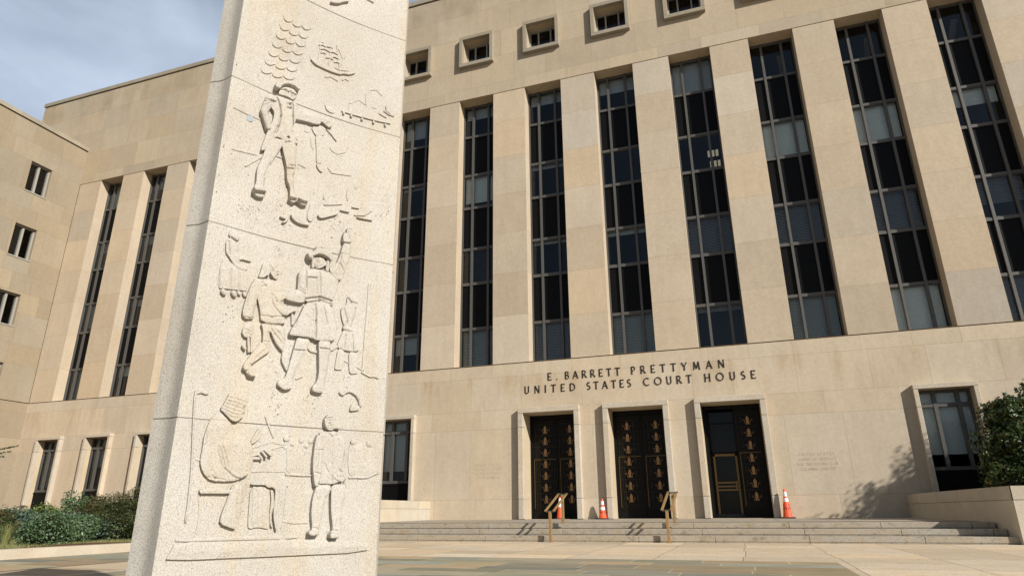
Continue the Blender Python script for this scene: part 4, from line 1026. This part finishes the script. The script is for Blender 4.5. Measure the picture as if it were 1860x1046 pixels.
def poly_sd(U, V, P):
    dmin = np.full(U.shape, 1e9); ins = np.zeros(U.shape, bool); n = len(P)
    for i in range(n):
        a, b = P[i], P[(i+1) % n]; d_, _t = seg_d(U, V, a, b); dmin = np.minimum(dmin, d_)
        if a[1] != b[1]:
            c_ = ((a[1] > V) != (b[1] > V)) & (U < (b[0]-a[0])*(V-a[1])/(b[1]-a[1])+a[0]); ins ^= c_
    return np.where(ins, dmin, -dmin)
CS = 2.2
def smooth_poly(P):                                     # round the corners of a traced outline a little
    P = np.array(P, float); Q = []
    for i in range(len(P)):
        a, b = P[i], P[(i+1) % len(P)]; Q += [a*.78+b*.22, a*.22+b*.78]
    return Q
def relief(name, label, prims):
    pts = np.concatenate([np.array(p[-1]).reshape(-1, 2) for p in prims if p[0] != 'G']); pad = 16
    for p in prims:
        if p[0] == 'K': pad = max(pad, p[2]+6, p[3]+6)
    u0, v0 = pts.min(0)-pad; u1, v1 = pts.max(0)+pad; u0 = max(u0, 4); u1 = min(u1, WF*1000-4)
    us = np.arange(u0, u1, CS); vs = np.arange(v0, v1, CS); U, V = np.meshgrid(us, vs); H = np.full(U.shape, -99.); SD = np.full(U.shape, -1e9)
    for p in prims:
        P = np.array(p[-1], float).reshape(-1, 2)
        if p[0] == 'P':
            sd = poly_sd(U, V, smooth_poly(P)); gy0, gx0 = np.gradient(sd, CS); gn = np.hypot(gx0, gy0)+1e-6
            mm = np.clip(-(gx0*.6+gy0)/gn*1.1, 0, 1); rim = .86*(1-mm)+.22*mm; e = p[2]*(.8+1.3*mm); q = np.clip(sd/e, 0, 1); h = (p[1]*.82 if p[1] < 41 else p[1])*(rim+(1-rim)*np.sqrt(1-(1-q)**2))
            h = np.where(sd > 0, h+np.clip(sd-p[2], 0, 22)*.13, -99)
        elif p[0] == 'K':
            sd = np.full(U.shape, -1e9); h = np.full(U.shape, -99.)
            for i in range(len(P)-1):
                d_, t_ = seg_d(U, V, P[i], P[i+1]); r_ = p[2]+(p[3]-p[2])*t_; s1 = r_-d_; q = np.clip(1-(d_/r_)**2, 0, 1)
                sd = np.maximum(sd, s1); h = np.maximum(h, np.where(s1 > 0, p[1]*(.6+.4*np.sqrt(q)), -99))
        elif p[0] == 'N':
            sd = np.full(U.shape, -1e9); 
            for i in range(len(P)-1): d_, t_ = seg_d(U, V, P[i], P[i+1]); sd = np.maximum(sd, p[2]*.5+1.2-d_)
            h = np.where(sd > 0, p[1]*(.5+.5*np.clip(sd/3, 0, 1)), -99)
        else:
            for i in range(len(P)-1): d_, t_ = seg_d(U, V, P[i], P[i+1]); H = np.where(H > 0, H-p[1]*2.0*np.exp(-(d_/(max(p[2], 4.6)*.62))**2), H)
            continue
        SD = np.maximum(SD, sd); H = np.maximum(H, h)
    ink = SD > 0
    for zj in ZJ[1:-1]: H = np.where(ink, H-3*np.exp(-((V-zj*1000)/2.2)**2), H)
    fine = .5*np.sin(U*.11+V*.07)+.5*np.sin(U*.05-V*.13); H = H+fine*.6
    cell = ink[:-1, :-1] & ink[1:, :-1] & ink[:-1, 1:] & ink[1:, 1:]
    use = np.zeros(ink.shape, bool); use[:-1, :-1] |= cell; use[1:, :-1] |= cell; use[:-1, 1:] |= cell; use[1:, 1:] |= cell
    gy, gx = np.gradient(SD, CS); gl = np.hypot(gx, gy)+1e-6; near = use & (SD < CS*1.5)
    allin = np.zeros(ink.shape, int); allin[:-1, :-1] += cell; allin[1:, :-1] += cell; allin[:-1, 1:] += cell; allin[1:, 1:] += cell
    edge = use & (allin < 4) & near
    U2 = np.where(edge, U-gx/gl*np.clip(SD, 0, CS), U); V2 = np.where(edge, V-gy/gl*np.clip(SD, 0, CS), V)
    idx = -np.ones(ink.shape, int); idx[use] = np.arange(use.sum())
    def P3(u, v, h):
        f = np.clip(u/1000/WF, 0, 1); s_ = -SAG*(1-(2*f-1)**2)+h/1000
        return np.c_[Lp[0]+td[0]*u/1000+nrm[0]*s_, Lp[1]+td[1]*u/1000+nrm[1]*s_, v/1000]
    top = P3(U2[use], V2[use], np.clip(H[use], 1.0, 99))
    jj, ii = np.nonzero(cell); F = np.c_[idx[jj, ii], idx[jj, ii+1], idx[jj+1, ii+1], idx[jj+1, ii]]
    E = {}
    for f in F:
        for a, b in ((f[0], f[1]), (f[1], f[2]), (f[2], f[3]), (f[3], f[0])): E[(a, b)] = 1
    be = [(a, b) for (a, b) in E if (b, a) not in E]
    bv = sorted({a for e in be for a in e}); mp_ = {a: len(top)+i for i, a in enumerate(bv)}
    bt = np.array(bv); allu, allv = U2[use], V2[use]; bot = P3(allu[bt], allv[bt], np.full(len(bt), -6.))
    # duplicate rim for a crisp arris
    rim = {a: len(top)+len(bot)+i for i, a in enumerate(bv)}; V3 = np.concatenate([top, bot, top[bt]])
    F = np.concatenate([F, np.array([(mp_[a], mp_[b], rim[b], rim[a]) for a, b in be])])
    o = rawmesh(name, V3, F, M_mon, MO, smooth=True); ca = o.data.color_attributes.new('tone', 'FLOAT_COLOR', 'CORNER'); ca.data.foreach_set('color', np.ones(len(o.data.loops)*4, dtype=np.float32))
    o['label'] = label
RNAME = {'captain': 'relief_figure', 'companion': 'relief_figure', 'hat_man': 'relief_figure', 'running_man': 'relief_figure', 'woman_in_shawl': 'relief_figure', 'girl_by_post': 'relief_figure', 'seated_judge': 'relief_figure', 'standing_youth': 'relief_figure', 'rigging': 'relief_net', 'ship': 'relief_ship', 'town': 'relief_building', 'broken_oar': 'relief_leaves', 'upper_scene': 'relief_fragment', 'wreath': 'relief_wreath', 'spectators': 'relief_crowd', 'ledge': 'relief_ledge', 'second_head': 'relief_head', 'floor_line': 'relief_line'}
for k, (lab, pr) in RELIEF.items(): relief(RNAME[k], lab, pr)
# dark lichen pits clustered on the face
s = MB()
def pit(u, v, r):
    f = u/WF; s_ = -SAG*(1-(2*f-1)**2)+.0015; n_ = 6; k = random.random()*6
    s.poly([(Lp[0]+td[0]*(u+r*math.cos(k+i*1.047)*random.uniform(.6, 1.3))+nrm[0]*s_, Lp[1]+td[1]*(u+r*math.cos(k+i*1.047))+nrm[1]*s_, v+r*math.sin(k+i*1.047)*random.uniform(.6, 1.3)) for i in range(n_)])
for cu, cv_, su, sv, N_ in PITS:
    for _ in range(N_): pit(min(WF-.02, max(.02, random.gauss(cu, su))), random.gauss(cv_, sv), abs(random.gauss(.001, .001))+.0008)
M_pit = plain('lichen_pit', (.16, .15, .145), .95)
s.build('dark_pitting', M_pit, MO)['kind'] = 'stuff'
s = MB(); uu, vv = PATCH; s.poly([(Lp[0]+td[0]*(uu+.017*math.cos(a))+nrm[0]*(-SAG*(1-(2*uu/WF-1)**2)+.003), Lp[1]+td[1]*(uu+.017*math.cos(a))+nrm[1]*(-SAG*(1-(2*uu/WF-1)**2)+.003), vv+.019*math.sin(a)) for a in np.arange(0, 6.28, .4)]); s.build('repair_patch', M_patch, MO)
# ------------------------------------------------------------------ plants
def leaves(name, m, blobs, N, size, parent=None, aspect=.5, droop=0, shell=.55, zmin=-9):
    """leaf quads spread through ellipsoid blobs (cx,cy,cz,rx,ry,rz,weight), thicker towards their skin"""
    B = np.array(blobs, float); wt = B[:, 6]/B[:, 6].sum(); k = rng.choice(len(B), N, p=wt); B = B[k]
    d = rng.normal(size=(N, 3)); d /= np.linalg.norm(d, axis=1)[:, None]; r = shell+(1.05-shell)*rng.random(N)**.6; lump = 1+.13*np.sin(d[:, 0]*7+B[:, 0]*9)+.13*np.sin(d[:, 2]*8+d[:, 1]*6+B[:, 1]*5)
    c = B[:, :3]+d*B[:, 3:6]*(r*lump)[:, None]; keep = c[:, 2] > zmin; c = c[keep]; d = d[keep]; N = len(c)
    nn = d+rng.normal(0, .75, (N, 3)); nn[:, 2] += .35; nn /= np.linalg.norm(nn, axis=1)[:, None]
    a = np.cross(nn, rng.normal(size=(N, 3))); a /= np.linalg.norm(a, axis=1)[:, None]; a[:, 2] -= droop; b = np.cross(nn, a)
    s_ = size*rng.uniform(.5, 1.6, N)[:, None]; P = np.stack([c-a*s_, c+b*s_*aspect, c+a*s_, c-b*s_*aspect], 1)
    return rawmesh(name, P.reshape(-1, 3), np.arange(N*4).reshape(-1, 4), m, parent)
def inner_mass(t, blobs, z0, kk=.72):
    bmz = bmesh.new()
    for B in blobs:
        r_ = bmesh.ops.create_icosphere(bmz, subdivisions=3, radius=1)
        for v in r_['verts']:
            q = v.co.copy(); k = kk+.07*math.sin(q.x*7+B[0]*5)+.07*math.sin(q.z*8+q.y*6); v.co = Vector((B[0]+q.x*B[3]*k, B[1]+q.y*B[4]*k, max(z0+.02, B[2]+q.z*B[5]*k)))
    me = bpy.data.meshes.new('dark_core'); bmz.to_mesh(me); bmz.free(); me.materials.append(M_inner); o_ = bpy.data.objects.new('dark_core', me); COL.objects.link(o_); o_.parent = t; o_.matrix_parent_inverse = t.matrix_basis.inverted()  # added dark cores put shade between leaves and make the tree's shadow denser
def shrub(label, m, blobs, N, size, base, kind='shrub', cat='shrub', group=None, **kw):
    t = thing(kind, label, cat, base, group)
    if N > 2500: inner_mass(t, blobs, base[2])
    leaves('foliage', m, blobs, N, size, t, **kw)
    s = MB()
    for _ in range(9):
        B = random.choice(blobs); p0 = (base[0]+random.uniform(-.06, .06), base[1]+random.uniform(-.06, .06), base[2]-.05)
        p2 = (B[0]+random.uniform(-.5, .5)*B[3], B[1]+random.uniform(-.5, .5)*B[4], B[2]+random.uniform(0, .6)*B[5]); p1 = tuple((a+b)/2+random.uniform(-.03, .03) for a, b in zip(p0, p2))
        s.tube([p0, p1, p2], [.014, .01, .004], 5)
    s.build('stems', M_bark, t); return t
def P_(az, dist, z): a = math.radians(az); return (CAMP[0]+dist*math.sin(a), CAMP[1]+dist*math.cos(a), z)
def blobset(c, r, h, n=5):
    o = [(c[0], c[1], c[2]+h*.45, r*.8, r*.8, h*.55, 2)]
    for i in range(n): a = 6.283*i/n+random.random(); rr = r*random.uniform(.45, .62); o.append((c[0]+math.cos(a)*r*.5, c[1]+math.sin(a)*r*.5, c[2]+h*random.uniform(.35, .68), rr, rr, h*random.uniform(.3, .38), 1))
    return o
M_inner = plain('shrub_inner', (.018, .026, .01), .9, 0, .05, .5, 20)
GH = 'low shrubs planted behind the kerb'
for lab, x, y, r, h in (('dark green holly shrub cut off by the left edge of the photo', .3, -14.0, .42, .60), ('round green holly shrub just right of the pale grass tuft', .25, -12.62, .47, .62), ('green holly shrub between two others in the front row', -.25, -11.62, .42, .60), ('green holly shrub nearest the monument, below the clipped yew', -.62, -10.3, .47, .64)):
    shrub(lab, L_holly, blobset((x, y, -.36), r, h), 7500, .021, (x, y, -.36), 'holly_shrub', group=GH, zmin=-.35)
def ps(px_az, dist): return P_(px_az, dist, -.36)
for lab, m, az, dist, r, h, N, sz, kind in (
    ('blue green shrub in the second row left of the yellow green one', L_blue, -55.1, 20.2, .75, .78, 5200, .028, 'leafy_shrub'),
    ('yellow green shrub in the middle of the second row', L_yel, -53.6, 20.6, .62, .86, 4200, .028, 'leafy_shrub'),
    ('blue green shrub in the second row below the stone base course', L_blue, -52.6, 19.4, .68, .68, 5200, .026, 'leafy_shrub'),
    ('orange tinged shrub behind the hollies at the left edge', L_red, -56.2, 18.6, .55, .72, 3000, .026, 'leafy_shrub'),
    ('dark leafy shrub between the reddish bush and the front hollies', L_blue, -51.2, 17.8, .62, .62, 4200, .024, 'leafy_shrub')):
    c = ps(az, dist); shrub(lab, m, blobset(c, r, h), N, sz, c, kind, group=GH, zmin=-.35)
c = ps(-51.9, 20.6); bl_ = [(c[0], c[1], .15, .3, .3, .45, 1), (c[0]+.12, c[1]+.1, .5, .22, .22, .3, .8), (c[0]-.15, c[1], .55, .16, .16, .3, .5)]
shrub('tall thin shrub with grey green leaves in front of the window', L_holly, bl_, 1300, .03, c, 'upright_shrub', group=GH, shell=.1)
c = ps(-51.0, 20.9); bl_ = [(c[0], c[1], .15, .42, .42, .5, 1), (c[0]+.2, c[1]+.15, .45, .3, .3, .3, .8)]
shrub('reddish upright shrub beside the clipped yew', L_red, bl_, 2200, .03, c, 'upright_shrub', group=GH, shell=.2)
c = ps(-48.3, 18.4); shrub('large rounded yew with bronze green tips beside the monument', L_yew, [(c[0], c[1], .08, 1.05, 1.0, .62, 3), (c[0]+.4, c[1]+.2, .2, .9, .9, .56, 2), (c[0]-.5, c[1]-.2, .0, .65, .65, .5, 1)], 30000, .022, c, 'clipped_yew', group=GH, shell=.78, aspect=.28)
# tuft of pale ornamental grass
c = P_(-55.2, 16.3, -.36); t = thing('ornamental_grass', 'tuft of pale yellow grass between the holly shrubs', 'grass tuft', c); s = MB()
for _ in range(160):
    a = random.random()*6.28; l = random.uniform(.3, .5); k = random.uniform(.1, .5)*l; w_ = .004
    q = [(c[0]+math.cos(a)*.05, c[1]+math.sin(a)*.05, c[2]), (c[0]+math.cos(a)*(.05+k*.4), c[1]+math.sin(a)*(.05+k*.4), c[2]+l*.7), (c[0]+math.cos(a)*(.05+k), c[1]+math.sin(a)*(.05+k), c[2]+l)]
    n_ = (-math.sin(a)*w_, math.cos(a)*w_)
    s.quad((q[0][0]-n_[0], q[0][1]-n_[1], q[0][2]), (q[0][0]+n_[0], q[0][1]+n_[1], q[0][2]), (q[1][0]+n_[0], q[1][1]+n_[1], q[1][2]), (q[1][0]-n_[0], q[1][1]-n_[1], q[1][2])); s.poly([(q[1][0]-n_[0], q[1][1]-n_[1], q[1][2]), (q[1][0]+n_[0], q[1][1]+n_[1], q[1][2]), q[2]])
s.build('blades', L_grass, t)
# conifer outside the left edge with one bough reaching in
c = P_(-61.5, 17.5, -.36); t = thing('conifer_tree', 'conifer reaching one feathery bough in at the left edge', 'tree', c); s = MB(); s.tube([c, (c[0], c[1], 3), (c[0]+.05, c[1], 6.5)], [.14, .09, .02], 8)
tips = []; boughs = []
for i in range(40):
    z = .9+i*.135; a = i*2.4; l = .95*(1-i/52); e = (c[0]+math.cos(a)*l, c[1]+math.sin(a)*l, z+.25*l); s.tube([(c[0], c[1], z), e], [.02, .005], 5); boughs.append(((c[0], c[1], z), e))
for tz, zz in ((-55.95, 1.58), (-56.6, 1.36), (-56.3, 1.46)):
    e = P_(tz, 17.3, zz); s.tube([(c[0], c[1], 1.05), e], [.03, .006], 5); boughs.append(((c[0], c[1], 1.05), e))
s.build('trunk', M_bark, t); V = []; F = []
for p0, p1 in boughs:
    p0, p1 = np.array(p0), np.array(p1); d = (p1-p0)
    for _ in range(240):
        f = .2+.85*random.random(); q = p0+d*f; side = np.cross(d, rng.normal(size=3)); side /= np.linalg.norm(side); side[2] = side[2]*.5-.1; L_ = .14*(1.15-f*.7)*random.uniform(.5, 1.2); tip = q+side*L_+d/np.linalg.norm(d)*L_*.7; w_ = np.cross(side, rng.normal(size=3)); w_ = w_/np.linalg.norm(w_)*.017
        V += [q-w_, q+w_, tip]; F.append((len(V)-3, len(V)-2, len(V)-1))
rawmesh('foliage', np.array(V), np.array(F), L_con, t)
# broadleaf tree on the right behind the cheek wall
base = (20.6, -3.4, .4); t = thing('broadleaf_tree', 'dense dark leafy tree behind the granite wall at the right edge', 'tree', base)
BT = [(20.1, -3.75, 1.3, 1.35, .7, 1.0, 3), (19.15, -3.85, 1.7, .85, .6, .8, 2.4), (18.85, -3.9, .95, .65, .5, .65, 1.8), (19.0, -3.85, 2.3, .5, .45, .4, .9), (20.3, -3.7, 2.4, .95, .6, .75, 2.2), (21.5, -3.7, 2.6, 1.2, .6, 1.15, 3), (19.6, -3.8, 2.25, .55, .5, .5, 1.1), (22.8, -3.7, 2.9, 1.4, .7, 1.6, 4), (24.1, -3.7, 4.2, 1.3, .8, 1.4, 4), (25.4, -3.7, 3.6, 1.4, .8, 1.8, 4)]
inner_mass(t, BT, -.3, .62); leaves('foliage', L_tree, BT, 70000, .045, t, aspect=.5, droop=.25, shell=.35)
s = MB(); s.tube([base, (21.2, -3.6, 1.2), (22.4, -3.65, 2.6)], [.13, .1, .05], 8)
for B in BT: s.tube([(21.2, -3.6, 1.2), tuple((a+b)/2 for a, b in zip((21.2, -3.6, 1.4), B[:3])), B[:3]], [.06, .04, .012], 6)
s.build('trunk', M_bark, t)
